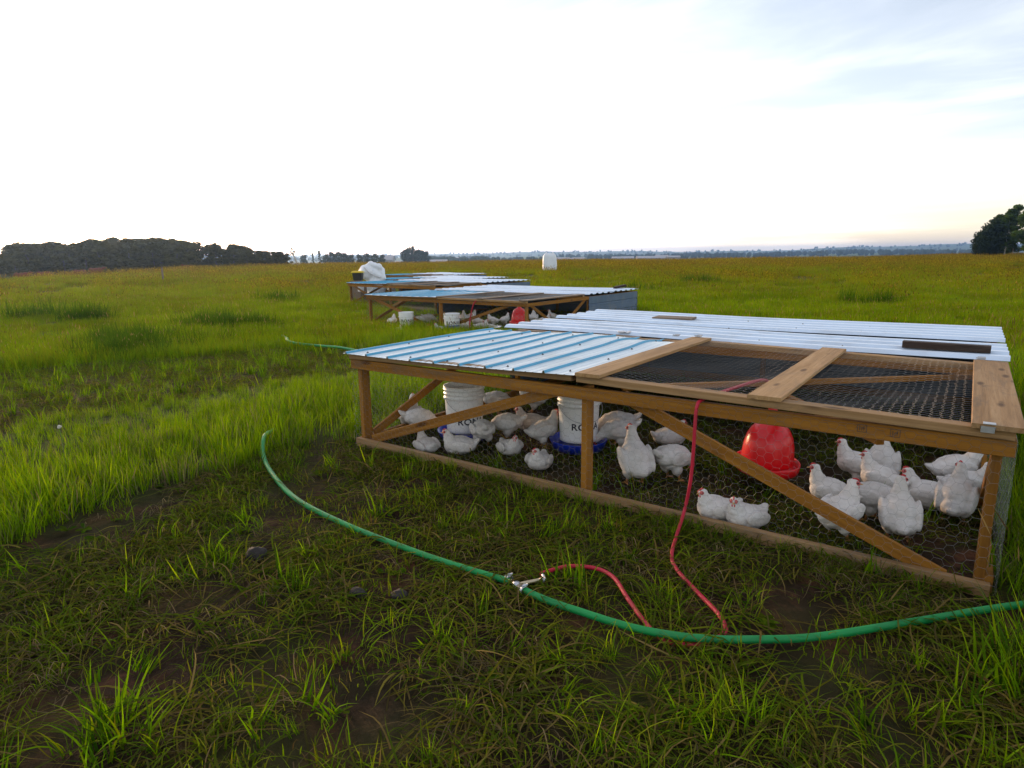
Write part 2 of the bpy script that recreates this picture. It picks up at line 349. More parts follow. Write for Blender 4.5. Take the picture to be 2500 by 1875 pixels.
def tube(name, pts, r, material, parent=None, sides=10, sub=10, rfun=None):
    P = [Vector(q) for q in pts]; S = []
    n = len(P)
    for i in range(n-1):
        a = P[max(i-1, 0)]; b = P[i]; c = P[i+1]; d = P[min(i+2, n-1)]
        for k in range(sub):
            t = k/sub
            S.append(0.5*((2*b)+(c-a)*t+(2*a-5*b+4*c-d)*t*t+(3*b-a-3*c+d)*t**3))
    S.append(P[-1]); V, F = [], []
    ref = Vector((0, 0, 1))
    for i, q in enumerate(S):
        d = (S[min(i+1, len(S)-1)]-S[max(i-1, 0)]).normalized()
        if abs(d.dot(ref)) > 0.95: rr = Vector((1, 0, 0))
        else: rr = ref
        s = d.cross(rr).normalized(); u = s.cross(d)
        ri = r if rfun is None else rfun(i/(len(S)-1))*r
        for k in range(sides):
            a = 2*math.pi*k/sides; V.append(q+s*(math.cos(a)*ri)+u*(math.sin(a)*ri))
    for i in range(len(S)-1):
        for k in range(sides):
            j = (k+1) % sides; F.append((i*sides+k, i*sides+j, (i+1)*sides+j, (i+1)*sides+k))
    F.append(tuple(range(sides))); F.append(tuple((len(S)-1)*sides+k for k in range(sides-1, -1, -1)))
    return link(name, mesh_from(name, V, F), material, parent, smooth=True)

def lathe(name, prof, material, parent=None, sides=40, closed=False, smooth=True, loc=None):
    V, F = [], []
    for (r, z) in prof:
        for k in range(sides):
            a = 2*math.pi*k/sides; V.append((r*math.cos(a), r*math.sin(a), z))
    n = len(prof)
    for i in range(n-1):
        for k in range(sides):
            j = (k+1) % sides; F.append((i*sides+k, i*sides+j, (i+1)*sides+j, (i+1)*sides+k))
    if prof[0][0] > 1e-4: F.append(tuple(range(sides-1, -1, -1)))
    if prof[-1][0] > 1e-4: F.append(tuple((n-1)*sides+k for k in range(sides)))
    me = mesh_from(name, V, F); o = link(name, me, material, parent, smooth=smooth)
    if loc: o.location = loc
    return o
def box(name, c, s, material, parent=None, rot=None, bev=0.0):
    bm = bmesh.new(); bmesh.ops.create_cube(bm, size=1.0)
    for v in bm.verts: v.co = Vector((v.co.x*s[0], v.co.y*s[1], v.co.z*s[2]))
    if bev: bmesh.ops.bevel(bm, geom=bm.edges[:], offset=bev, segments=1, affect='EDGES')
    if rot: bmesh.ops.rotate(bm, verts=bm.verts, cent=(0, 0, 0), matrix=Euler(rot).to_matrix())
    for v in bm.verts: v.co += Vector(c)
    me = bpy.data.meshes.new(name); bm.to_mesh(me); bm.free()
    return link(name, me, material, parent)

def blob_mesh(name, ells, voxel, smooth_it=6, rough=0.0, rscale=20.0):
    """fuse ellipsoids (centre, radii, euler) into one continuous skin"""
    bm = bmesh.new()
    for c, r, e in ells:
        ret = bmesh.ops.create_icosphere(bm, subdivisions=3, radius=1.0)
        R_ = Euler(e).to_matrix()
        for v in ret['verts']: v.co = R_ @ Vector((v.co.x*r[0], v.co.y*r[1], v.co.z*r[2])) + Vector(c)
    me = bpy.data.meshes.new(name+'_src'); bm.to_mesh(me); bm.free()
    o = bpy.data.objects.new(name+'_src', me); COL.objects.link(o)
    md = o.modifiers.new('r', 'REMESH'); md.mode = 'VOXEL'; md.voxel_size = voxel
    ms = o.modifiers.new('s', 'SMOOTH'); ms.factor = 0.5; ms.iterations = smooth_it
    dg = bpy.context.evaluated_depsgraph_get()
    out = bpy.data.meshes.new_from_object(o.evaluated_get(dg)); out.name = name
    bpy.data.objects.remove(o); bpy.data.meshes.remove(me)
    if rough:
        for v in out.vertices:
            n = mnoise.noise(v.co*rscale) + 0.5*mnoise.noise(v.co*rscale*2.3)
            v.co = v.co + v.normal*(rough*n)
    out.polygons.foreach_set('use_smooth', [True]*len(out.polygons))
    out.materials.clear()
    return out

# ------------------------------------------------------------------ terrain
def build_terrain():
    radii = np.concatenate([[0.0], np.geomspace(0.25, 14, 110), np.geomspace(14.6, 200, 90), np.geomspace(206, 6300, 90)])
    NA = 300
    ang = np.linspace(0, 2*np.pi, NA, endpoint=False)
    cx0, cy0 = 2.6, -1.2
    X = [cx0]; Y = [cy0]
    RR, AA = np.meshgrid(radii[1:], ang, indexing='ij')
    X = np.concatenate([[cx0], (cx0+RR*np.cos(AA)).ravel()]); Y = np.concatenate([[cy0], (cy0+RR*np.sin(AA)).ravel()])
    Z = ground_z(X, Y)
    tr = trample(X, Y); rr = np.hypot(X-CAM.x, Y-CAM.y)
    mic = 0.014*wob(X, Y, 5.5, 0.4)+0.009*wob(X, Y, 13.0, 2.2)+0.006*wob(X, Y, 31.0, 5.2)
    Z = Z + mic*sstep(25, 8, rr)*(0.35+0.65*tr) - 0.012*tr*sstep(25, 8, rr)
    V = np.stack([X, Y, Z], 1)
    F = [(0, 1+k, 1+(k+1) % NA) for k in range(NA)]
    nr = len(radii)-1
    for i in range(nr-1):
        b0 = 1+i*NA; b1 = b0+NA
        for k in range(NA):
            j = (k+1) % NA; F.append((b0+k, b1+k, b1+j, b0+j))
    me = mesh_from('pasture', V, F)
    soilw = np.clip(tr*(0.75+0.6*wob(X, Y, 3.1, 7.0)), 0, 1)
    far = sstep(230, 420, rr)
    colr = np.zeros((len(X), 4), np.float32); colr[:, 0] = soilw; colr[:, 1] = far; colr[:, 3] = 1
    ca = me.color_attributes.new('soil', 'FLOAT_COLOR', 'POINT'); ca.data.foreach_set('color', colr.ravel())
    o = link('ground', me, 'ground', None, smooth=True); tag(o, kind='structure')
    o['label'] = 'pasture ground with worn brown soil near the pens'
    return o
build_terrain()

# ------------------------------------------------------------------ grass
def clump(name, n, spread, h, lean, w, segs, pal, flat=False, seed_head=0.0, head_col=((0.18, 0.11, 0.04), (0.24, 0.17, 0.07)), seed=0):
    g = np.random.default_rng(seed+11); V, F, C = [], [], []
    pal = np.array(pal)
    def colr():
        k = g.integers(len(pal)); j = g.integers(len(pal)); t = g.random(); return (pal[k]*(1-t)+pal[j]*t)*g.uniform(0.75, 1.25)
    for i in range(n):
        a = g.uniform(0, 2*np.pi); rr = spread*np.sqrt(g.random())
        bx, by = rr*np.cos(a), rr*np.sin(a)
        az = g.uniform(0, 2*np.pi) if flat or g.random() < 0.5 else a+g.normal(0, 0.6)
        L = g.uniform(h[0], h[1])*(1 if flat else g.uniform(0.75, 1.1))
        dv = np.array([np.cos(az), np.sin(az)]); sv = np.array([-np.sin(az), np.cos(az)])
        ww = w*g.uniform(0.6, 1.25); c0 = colr(); tip = c0*0.8+np.array([0.16, 0.15, 0.03])*0.2
        tw = g.uniform(-0.9, 0.9)
        if flat:
            z0 = g.uniform(0.0, 0.015); hump = g.uniform(0.005, 0.05); bend = g.normal(0, 0.14)
        else:
            ln = abs(g.normal(lean, lean*0.5)); droop = g.uniform(0.0, 0.5)
        stalk = (not flat) and g.random() < seed_head
        if stalk: L *= g.uniform(1.15, 1.5); ln *= 0.35; droop = 0.05; ww *= 0.45
        base = len(V)
        for s in range(segs+1):
            t = s/segs
            if flat:
                an = az+bend*t*2; px = bx+np.cos(an)*L*t; py = by+np.sin(an)*L*t; pz = z0+hump*math.sin(math.pi*min(1, t*1.1))
                wd = ww*(1-t**2)*0.5+0.0004; s2 = np.array([-np.sin(an), np.cos(an)]); tz = 0.35*math.sin(tw*3+t*2)
                ax, ay, azz = s2[0]*wd, s2[1]*wd, tz*wd
            else:
                px = bx+dv[0]*L*ln*t**1.6; py = by+dv[1]*L*ln*t**1.6
                pz = L*(t*(1-0.25*ln*ln*t) - droop*ln*t**3.2*0.9)-0.01
                wd = ww*(1-t**1.7)*0.5+0.0003
                th = tw*t; sx = sv*math.cos(th)+dv*math.sin(th)
                ax, ay, azz = sx[0]*wd, sx[1]*wd, 0.0
            cc_ = c0*(1-t)+tip*t
            if s < segs:
                V.append((px-ax, py-ay, pz-azz)); V.append((px+ax, py+ay, pz+azz)); C += [cc_, cc_]
            else:
                V.append((px, py, pz)); C.append(cc_)
        for s in range(segs-1):
            b = base+2*s; F.append((b, b+1, b+3, b+2))
        b = base+2*(segs-1); F.append((b, b+1, b+2))
        if stalk:
            hc = np.array(head_col[0])*(1-g.random())+np.array(head_col[1])*g.random(); hl = L*g.uniform(0.12, 0.22); hw = w*g.uniform(0.35, 0.6)
            tipv = np.array(V[-1]); b = len(V); dd = np.array([dv[0]*0.25, dv[1]*0.25, 1.0]); dd /= np.linalg.norm(dd)
            for q, (tt, wf) in enumerate(((0, 0.2), (0.3, 1.0), (0.7, 0.8), (1.0, 0.05))):
                cen = tipv+dd*(hl*(tt-0.15)); 
                V.append(tuple(cen-np.array([sv[0], sv[1], 0])*hw*wf)); V.append(tuple(cen+np.array([sv[0], sv[1], 0])*hw*wf)); C += [hc, hc]
            for q in range(3): F.append((b+2*q, b+2*q+1, b+2*q+3, b+2*q+2))
            b2 = len(V)
            for q, (tt, wf) in enumerate(((0, 0.2), (0.3, 1.0), (0.7, 0.8), (1.0, 0.05))):
                cen = tipv+dd*(hl*(tt-0.15))
                V.append(tuple(cen-np.array([dv[0], dv[1], 0])*hw*wf)); V.append(tuple(cen+np.array([dv[0], dv[1], 0])*hw*wf)); C += [hc, hc]
            for q in range(3): F.append((b2+2*q, b2+2*q+1, b2+2*q+3, b2+2*q+2))
    me = mesh_from(name, V, F); arr = np.ones((len(V), 4), np.float32); arr[:, :3] = np.array(C)
    ca = me.color_attributes.new('col', 'FLOAT_COLOR', 'POINT'); ca.data.foreach_set('color', arr.ravel())
    me.materials.append(M['grass_blade'])
    return me

GREEN = [(0.110, 0.240, 0.001), (0.155, 0.28, 0.002), (0.062, 0.160, 0.002), (0.20, 0.28, 0.003)]
FRESH = [(0.14, 0.28, 0.001), (0.20, 0.325, 0.002), (0.26, 0.33, 0.004), (0.10, 0.205, 0.002)]
DEEP = [(0.030, 0.095, 0.003), (0.045, 0.115, 0.003), (0.025, 0.075, 0.004)]
THATCH = [(0.08, 0.14, 0.003), (0.13, 0.18, 0.004), (0.045, 0.085, 0.004), (0.16, 0.16, 0.010), (0.22, 0.155, 0.05), (0.065, 0.115, 0.006), (0.12, 0.085, 0.025), (0.06, 0.04, 0.018)]
STRAW = [(0.22, 0.17, 0.09), (0.15, 0.11, 0.06), (0.10, 0.07, 0.04)]
FIELD = [(0.155, 0.22, 0.002), (0.19, 0.225, 0.003), (0.12, 0.19, 0.002), (0.21, 0.20, 0.004)]

def scatter(name, protos, pts, label):
    """pts: rows x, y, z, rx, ry, rz, scale, index"""
    pc = bpy.data.collections.new(name+'_blades')
    for i, me in enumerate(protos):
        pc.objects.link(bpy.data.objects.new('%s_%02d' % (name, i), me))
    pts = np.asarray(pts, np.float32)
    me = bpy.data.meshes.new(name); me.vertices.add(len(pts)); me.vertices.foreach_set('co', pts[:, :3].ravel())
    a = me.attributes.new('rot', 'FLOAT_VECTOR', 'POINT'); a.data.foreach_set('vector', pts[:, 3:6].ravel())
    a = me.attributes.new('scl', 'FLOAT', 'POINT'); a.data.foreach_set('value', pts[:, 6].copy())
    a = me.attributes.new('idx', 'INT', 'POINT'); a.data.foreach_set('value', pts[:, 7].astype(np.int32))
    me.update()
    o = link(name, me); me.materials.append(M['grass_blade'])
    ng = bpy.data.node_groups.new(name, 'GeometryNodeTree')
    ng.interface.new_socket('Geometry', in_out='INPUT', socket_type='NodeSocketGeometry'); ng.interface.new_socket('Geometry', in_out='OUTPUT', socket_type='NodeSocketGeometry')
    N, L = ng.nodes, ng.links
    gi = N.new('NodeGroupInput'); go = N.new('NodeGroupOutput'); ip = N.new('GeometryNodeInstanceOnPoints'); ci = N.new('GeometryNodeCollectionInfo')
    ci.inputs['Collection'].default_value = pc; ci.inputs['Separate Children'].default_value = True; ci.inputs['Reset Children'].default_value = True
    ip.inputs['Pick Instance'].default_value = True
    def na(nm, t):
        q = N.new('GeometryNodeInputNamedAttribute'); q.data_type = t; q.inputs['Name'].default_value = nm; return q.outputs['Attribute']
    e2r = N.new('FunctionNodeEulerToRotation'); L.new(na('rot', 'FLOAT_VECTOR'), e2r.inputs[0])
    L.new(gi.outputs[0], ip.inputs['Points']); L.new(ci.outputs[0], ip.inputs['Instance'])
    L.new(na('idx', 'INT'), ip.inputs['Instance Index']); L.new(e2r.outputs[0], ip.inputs['Rotation']); L.new(na('scl', 'FLOAT'), ip.inputs['Scale'])
    L.new(ip.outputs[0], go.inputs[0])
    md = o.modifiers.new('grass', 'NODES'); md.node_group = ng
    tag(o, label, 'grass', kind='stuff'); return o

def rows(x, y, nproto, smin, smax, tilt=0.12, scale_mul=None, dz=0.0):
    n = len(x); z = ground_z(x, y)+dz
    s = rng.uniform(smin, smax, n)
    if scale_mul is not None: s = s*scale_mul
    return np.stack([x, y, z, rng.normal(0, tilt, n), rng.normal(0, tilt, n), rng.uniform(0, 2*np.pi, n), s, rng.integers(0, nproto, n)], 1)

def wedge(n, r0, r1, a0=-58, a1=62):
    r = np.sqrt(rng.uniform(r0*r0, r1*r1, n)); a = np.radians(rng.uniform(a0, a1, n))
    q = YAW-a
    return CAM.x-np.sin(q)*r, CAM.y+np.cos(q)*r
def keep(mask, *arrs): return [q[mask] for q in arrs]
PENS = []     # footprints (x, y, rot, w, d) filled below before scattering
def in_pen(x, y, grow=0.0):
    k = np.zeros(len(x), bool)
    for (px, py, th, w, d) in PENS:
        lx = (x-px)*math.cos(th)+(y-py)*math.sin(th); ly = -(x-px)*math.sin(th)+(y-py)*math.cos(th)
        k |= (lx > -grow) & (lx < w+grow) & (ly > -grow) & (ly < d+grow)
    return k
PENS += [(0, 0, 0, 4.27, 4.44), (-8.83, 8.155, -0.023, 5.12, 5.32), (-14.1, 12.07, -0.091, 4.52, 4.69), (-16.53, 15.51, -0.23, 3.93, 4.08), (-21.07, 20.4, -0.185, 3.73, 3.87)]

lush = [clump('lush', 24, 0.10, (0.12, 0.32), 0.38, 0.0075, 4, GREEN+STRAW[:1], seed=i) for i in range(5)] + [clump('lush', 24, 0.10, (0.16, 0.36), 0.32, 0.0065, 4, FRESH, seed_head=0.012, seed=20+i) for i in range(3)]
tuft = [clump('tuft', 12, 0.05, (0.08, 0.26), 0.46, 0.0085, 5, GREEN+FRESH[:1]+DEEP, seed=40+i) for i in range(9)]
short = [clump('short', 16, 0.09, (0.03, 0.09), 0.6, 0.005, 3, GREEN+THATCH, seed=50+i) for i in range(4)]
bent = [clump('bent', 22, 0.12, (0.07, 0.26), 1.35, 0.0065, 5, GREEN+FRESH[:2]+THATCH, seed=300+i) for i in range(6)]
flat = [clump('flat', 14, 0.14, (0.10, 0.38), 0, 0.0068, 5, THATCH, flat=True, seed=60+i) for i in range(6)] + [clump('flat', 12, 0.14, (0.06, 0.22), 0, 0.0035, 5, STRAW, flat=True, seed=70+i) for i in range(3)]
tall = [clump('tall', 26, 0.11, (0.25, 0.55), 0.30, 0.007, 5, GREEN+DEEP, seed_head=0.10, seed=80+i) for i in range(5)]
deep = [clump('deep', 40, 0.16, (0.25, 0.5), 0.32, 0.009, 4, DEEP, seed=90+i) for i in range(3)]
mid = [clump('mid', 110, 0.36, (0.16, 0.34), 0.32, 0.010, 3, GREEN+FIELD, seed_head=0.02, seed=100+i) for i in range(4)] + [clump('mid', 110, 0.36, (0.14, 0.30), 0.34, 0.010, 3, FRESH+[(0.22, 0.24, 0.006)], seed_head=0.03, seed=110+i) for i in range(3)] + [clump('mid', 100, 0.36, (0.16, 0.34), 0.32, 0.010, 3, [(0.18, 0.18, 0.008), (0.15, 0.165, 0.006), (0.11, 0.16, 0.004)], seed_head=0.05, seed=115+i) for i in range(2)]
BROWN = [(0.195, 0.20, 0.004), (0.22, 0.205, 0.006), (0.16, 0.185, 0.003), (0.20, 0.17, 0.006)]
PALE = [(0.17, 0.235, 0.004), (0.22, 0.255, 0.008), (0.14, 0.20, 0.003)]
farp = [clump('farp', 300, 1.0, (0.22, 0.42), 0.3, 0.026, 2, FIELD, seed_head=0.06, head_col=((0.17, 0.10, 0.02), (0.21, 0.14, 0.03)), seed=120+i) for i in range(3)] + \
       [clump('farp', 300, 1.0, (0.24, 0.44), 0.3, 0.026, 2, BROWN+FIELD[:1], seed_head=0.20, head_col=((0.20, 0.145, 0.012), (0.24, 0.18, 0.022)), seed=130+i) for i in range(3)] + \
       [clump('farp', 300, 1.0, (0.20, 0.38), 0.3, 0.026, 2, PALE, seed_head=0.04, seed=140+i) for i in range(2)]

# standing grass around the pen, out to 13 m
x, y = wedge(26000, 0.5, 13.5, -75, 75)
t = trample(x, y); r_ = np.hypot(x-CAM.x, y-CAM.y)
pr = np.clip(1-t*1.25, 0, 1)*np.where(in_pen(x, y, 0.03), 0.0, 1.0)
k = rng.random(len(x)) < pr
x, y = keep(k, x, y)
hm = (0.84+0.34*wob(x, y, 0.9, 2.0)+0.14*wob(x, y, 3.1, 2.0))*(1-0.5*sstep(-1.0, -2.8, x)*sstep(5.5, 3.0, y)*sstep(-9.5, -8.0, x))
right = sstep(4.25, 4.5, x)*sstep(6, 2, y)
a = rows(x, y, len(lush), 0.75, 1.15, 0.12, hm)
scatter('standing_grass', lush, a, 'standing green pasture grass around the pens')
# tall grass along the right of the near pen
x = rng.uniform(4.34, 7.5, 1500); y = rng.uniform(-1.6, 6, 1500)
k = rng.random(1500) < sstep(4.3, 4.6, x+0.25*wob(x, y, 1.7, 3)-np.maximum(-y-0.3, 0)*0.12)
x, y = keep(k, x, y)
b = rows(x, y, len(tall), 0.75, 1.1, 0.14, 1.0-0.45*sstep(-0.2, -1.4, y))
scatter('tall_grass', tall, b, 'tall grass growing along the right side of the near pen')
# worn ground: flattened blades, small regrowth and tufts
x = rng.uniform(-1.0, 5.4, 9000); y = rng.uniform(-3.6, 4.4, 9000)
t = trample(x, y); dens = np.where(y > 0.02, 0.45, 1.0)*np.clip(0.5+1.15*wob(x, y, 2.4, 9), 0.04, 1)
k = rng.random(len(x)) < t*dens
x, y = keep(k, x, y); c = rows(x, y, len(flat), 0.6, 1.1, 0.05)
x2 = rng.uniform(-7.6, -2.6, 5000); y2 = rng.uniform(-2.6, 5.0, 5000); k = rng.random(5000) < trample(x2, y2)*0.4
x2, y2 = keep(k, x2, y2); c = np.concatenate([c, rows(x2, y2, len(flat), 0.7, 1.1, 0.05)])
scatter('flattened_grass', flat, c, 'flattened green and straw coloured grass on the worn ground')
x = rng.uniform(-1.2, 5.2, 9000); y = rng.uniform(-3.6, 4.3, 9000)
t = trample(x, y); k = rng.random(len(x)) < t*np.clip(0.30+0.75*wob(x, y, 1.9, 5.5), 0.02, 1)*np.where(y > 0.02, 0.35, 0.75)
x, y = keep(k, x, y); d = rows(x, y, len(short), 0.7, 1.2)
x2 = rng.uniform(-8.2, -2.6, 3500); y2 = rng.uniform(-2.6, 5.2, 3500); k = rng.random(3500) < trample(x2, y2)*0.25
x2, y2 = keep(k, x2, y2); d = np.concatenate([d, rows(x2, y2, len(short), 0.8, 1.4)])
scatter('short_regrowth', short, d, 'short green regrowth on the worn ground')
x = rng.uniform(-0.9, 5.4, 5200); y = rng.uniform(-3.5, 4.3, 5200)
t = trample(x, y); k = rng.random(len(x)) < t*np.clip(0.08+0.8*wob(x, y, 1.7, 11.0)+0.4*wob(x, y, 5.0, 2.0), 0.0, 0.6)*np.where(y > 0.02, 0.2, 1.0)
x, y = keep(k, x, y); bq = rows(x, y, len(bent), 0.35, 0.9, 0.15)
x2 = rng.uniform(-8.2, -2.6, 2400); y2 = rng.uniform(-2.6, 5.2, 2400); k = rng.random(2400) < trample(x2, y2)*0.2
x2, y2 = keep(k, x2, y2); bq = np.concatenate([bq, rows(x2, y2, len(bent), 0.7, 1.2)])
scatter('bent_grass', bent, bq, 'soft green grass bent over on the worn ground')
x = rng.uniform(-0.8, 5.4, 2600); y = rng.uniform(-3.4, 4.3, 2600)
t = trample(x, y); k = rng.random(len(x)) < t*np.clip(0.12+0.55*wob(x, y, 2.7, 8.5), 0.0, 0.6)*np.where(y > 0.02, 0.45, 1.0)
x, y = keep(k, x, y); e = rows(x, y, len(tuft), 0.35, 0.95, 0.3)
man = [(1.9, -2.75, 1.35), (1.98, -2.68, 1.2), (2.05, -2.82, 1.1), (1.8, -2.65, 1.2), (1.62, -2.5, 1.0), (0.75, -1.55, 1.0), (0.6, -1.35, 1.0), (1.0, -1.75, 0.9), (1.55, -1.75, 1.1), (1.62, -1.68, 1.0), (2.62, -1.02, 1.1), (2.66, -0.95, 1.2), (1.75, -0.75, 1.0), (1.9, -0.6, 1.0),
       (2.3, -0.55, 0.9), (2.75, -0.1, 0.7), (3.5, -1.5, 1.1), (3.62, -1.42, 1.0), (3.9, -1.3, 1.1), (4.1, -1.1, 1.2), (4.2, -0.95, 1.3), (4.25, -0.75, 1.3), (4.3, -0.5, 1.3), (4.28, -1.25, 1.2), (2.4, -1.7, 1.0), (0.3, -0.5, 1.0), (0.5, -0.3, 1.1), (0.9, -0.35, 0.9), (1.2, -0.9, 0.9), (1.3, 0.18, 0.8), (2.1, 0.2, 0.9), (3.72, 0.2, 0.8), (3.68, 1.0, 1.0)]
x2 = np.array([q[0] for q in man for _ in range(2)])+rng.normal(0, 0.03, 2*len(man)); y2 = np.array([q[1] for q in man for _ in range(2)])+rng.normal(0, 0.03, 2*len(man)); s2 = np.array([q[2] for q in man for _ in range(2)])
e = np.concatenate([e, rows(x2, y2, len(tuft), 0.6, 1.05, 0.25, s2)])
x2 = rng.uniform(0, 4.25, 110); y2 = rng.normal(-0.06, 0.035, 110); e = np.concatenate([e, rows(x2, y2, len(tuft), 0.25, 0.6, 0.25)])
x2 = rng.uniform(-7.6, -2.6, 700); y2 = rng.uniform(-2.6, 5.0, 700); k = rng.random(700) < trample(x2, y2)*0.4
x2, y2 = keep(k, x2, y2); e = np.concatenate([e, rows(x2, y2, len(tuft), 0.8, 1.3)])
scatter('grass_tufts', tuft, e, 'single green grass tufts left standing on the worn ground')
def rosette(seed):
    g = np.random.default_rng(seed); V, F, C = [], [], []
    for i in range(int(g.integers(6, 12))):
        a = g.uniform(0, 6.28); L = g.uniform(.05, .12); wd = L*g.uniform(.16, .3); up = g.uniform(.15, .7); c = np.array([.05, .12, .006])*g.uniform(.6, 1.4)+np.array([g.uniform(0, .04), 0, 0])
        dv = np.array([math.cos(a), math.sin(a)]); sv = np.array([-dv[1], dv[0]]); b = len(V)
        for k, (t, w) in enumerate(((0, .15), (.3, .7), (.6, 1), (.85, .7), (1, .05))):
            z = L*(up*t-.5*up*t*t)+.005; p0 = dv*L*t
            for sg, dz in ((-1, .12), (0, 0), (1, .12)): V.append((p0[0]+sv[0]*wd*w*sg, p0[1]+sv[1]*wd*w*sg, z+dz*wd*w)); C.append(c*(1.15 if sg == 0 else 1))
        for k in range(4):
            for q in range(2): F.append((b+3*k+q, b+3*k+q+1, b+3*k+q+4, b+3*k+q+3))
    me = mesh_from('weed', V, F); arr = np.ones((len(V), 4), np.float32); arr[:, :3] = np.array(C)
    me.color_attributes.new('col', 'FLOAT_COLOR', 'POINT').data.foreach_set('color', arr.ravel()); me.materials.append(M['grass_blade']); return me
weeds = [rosette(400+i) for i in range(6)]
x = rng.uniform(-2.5, 5.0, 1800); y = rng.uniform(-3.3, 3.0, 1800); k = (rng.random(1800) < np.clip(0.25+0.6*wob(x, y, 1.3, 21.0), 0, .6)) & ~((y > 0.05) & (x > 0) & (rng.random(1800) < .7))
x, y = keep(k, x, y); scatter('broad_leaved_weeds', weeds, rows(x, y, len(weeds), 0.28, 0.62, 0.15), 'low broad leaved weeds among the grass')
# middle distance
x, y = wedge(13500, 12.5, 40, -62, 66); rq = np.hypot(x-CAM.x, y-CAM.y); k = (rng.random(len(x)) < sstep(42, 24, rq)) & ((~in_pen(x, y, 0.1)) | (rng.random(len(x)) < 0.05)); x, y = keep(k, x, y)
mr_ = rows(x, y, len(mid), 0.8, 1.15, 0.05, 0.9+0.25*wob(x, y, 0.35, 1.0))
pick = 0.8*wob(x, y, 0.3, 2.0)+0.6*wob(x, y, 0.8, 5.0)+rng.normal(0, 0.4, len(x))
mr_[:, 7] = np.where(pick > 0.55, 7+rng.integers(0, 2, len(x)), np.where(pick < -0.1, 4+rng.integers(0, 3, len(x)), rng.integers(0, 4, len(x))))
scatter('pasture_grass', mid, mr_, 'green pasture grass in the middle distance')
# dark lush clumps
DP = [(330, 13.5, 0.9, 40), (300, 15.5, 1.0, 40), (560, 17.5, 1.1, 50), (520, 18.5, 0.9, 30), (210, 22.0, 0.8, 20), (1700, 38, 1.2, 24), (1560, 30, 0.8, 8), (700, 27, 1.0, 12), (90, 24, 0.9, 12), (2150, 24, 1.0, 12)]
R_ = []
for px, dd, sp, n in DP:
    x0, y0 = polar(px, dd); xx = x0+rng.normal(0, sp*0.45, n); yy = y0+rng.normal(0, sp*0.45, n)
    R_.append(rows(xx, yy, len(deep), 0.8, 1.25, 0.08, 1.0+0.4*(dd > 20)))
scatter('dark_grass_patches', deep, np.concatenate(R_), 'darker green grass patches standing out in the pasture')
# far pasture with brown seed heads
x, y = wedge(18500, 20, 205, -60, 64)
az = np.degrees(np.arctan2((x-CAM.x)*RGT.x+(y-CAM.y)*RGT.y, ((x-CAM.x)*FWD.x+(y-CAM.y)*FWD.y)/cp_)); r_ = np.hypot(x-CAM.x, y-CAM.y)
k = (rng.random(len(x)) < sstep(19, 40, r_)) & (r_ < np.interp(az, AZK, DCK)+8) & (~in_pen(x, y, 0.2)); x, y = keep(k, x, y); r_ = r_[k]
fr = rows(x, y, len(farp), 0.85, 1.2, 0.02, 0.9+0.2*sstep(30, 90, r_))
pick = 0.9*wob(x, y, 0.16, 3.0)+0.6*wob(x, y, 0.45, 6.0)+rng.normal(0, 0.35, len(x))+0.9*sstep(35, 90, r_)
fr[:, 7] = np.where(pick > 0.6, 3+rng.integers(0, 3, len(x)), np.where(pick < -0.45, 6+rng.integers(0, 2, len(x)), rng.integers(0, 3, len(x))))
scatter('far_pasture_grass', farp, fr, 'far pasture grass with brownish seed heads')

# ------------------------------------------------------------------ pens
def at(px, py, z=0.0):                                   # point on a level at height z seen in that direction
    d = r2*((px-1250)/FPX) + u2*(-(py-937.5)/FPX) + FWD
    return CAM + d*((z-CAM.z)/d.z)

def sheet(name, O, U, Vv, lu, lv, material, parent, rib=0.25, rib_w=0.05, rib_h=0.02, rib_mat=None, nv=10, warp=None, minor=True, phase=0.1, thick=0.0015):
    """ribbed steel sheet: ribs repeat along U and run along Vv"""
    O, U, Vv = Vector(O), Vector(U).normalized(), Vector(Vv).normalized(); Nn = U.cross(Vv).normalized()
    if Nn.z < -0.5: Nn = -Nn
    prof = [(0.0, 0.0, 0)]
    k = phase*rib if phase < 1 else 0
    u = k
    while u + rib_w < lu:
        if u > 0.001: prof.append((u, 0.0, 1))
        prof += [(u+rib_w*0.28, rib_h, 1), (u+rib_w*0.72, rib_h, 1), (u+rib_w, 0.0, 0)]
        if minor and u+rib < lu:
            a = u+rib_w+(rib-rib_w)*0.36; b = u+rib_w+(rib-rib_w)*0.64
            prof += [(a, 0.0, 0), (a+0.008, 0.003, 0), (a+0.016, 0.0, 0), (b, 0.0, 0), (b+0.008, 0.003, 0), (b+0.016, 0.0, 0)]
        u += rib
    prof.append((lu, 0.0, 0)); n = len(prof)
    V, F, MI = [], [], []
    for lay in (0, 1):
        for j in range(nv+1):
            v = lv*j/nv
            for (uu, h, mi) in prof:
                w = warp(uu/lu, v/lv) if warp else 0.0
                V.append(O+U*uu+Vv*v+Nn*(h+w-lay*thick))
    st = (nv+1)*n
    for j in range(nv):
        for i in range(n-1):
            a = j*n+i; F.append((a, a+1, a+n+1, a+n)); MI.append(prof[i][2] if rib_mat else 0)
            F.append((st+a, st+a+n, st+a+n+1, st+a+1)); MI.append(0)
    for i in range(n-1):
        F.append((i, st+i, st+i+1, i+1)); MI.append(0); a = nv*n+i; F.append((a, a+1, st+a+1, st+a)); MI.append(0)
    for j in range(nv):
        a = j*n; F.append((a, a+n, st+a+n, st+a)); MI.append(0); a = j*n+n-1; F.append((a, st+a, st+a+n, a+n)); MI.append(0)
    me = mesh_from(name, V, F); me.materials.append(M[material])
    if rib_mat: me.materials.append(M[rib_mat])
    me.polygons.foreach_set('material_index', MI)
    return link(name, me, None, parent)

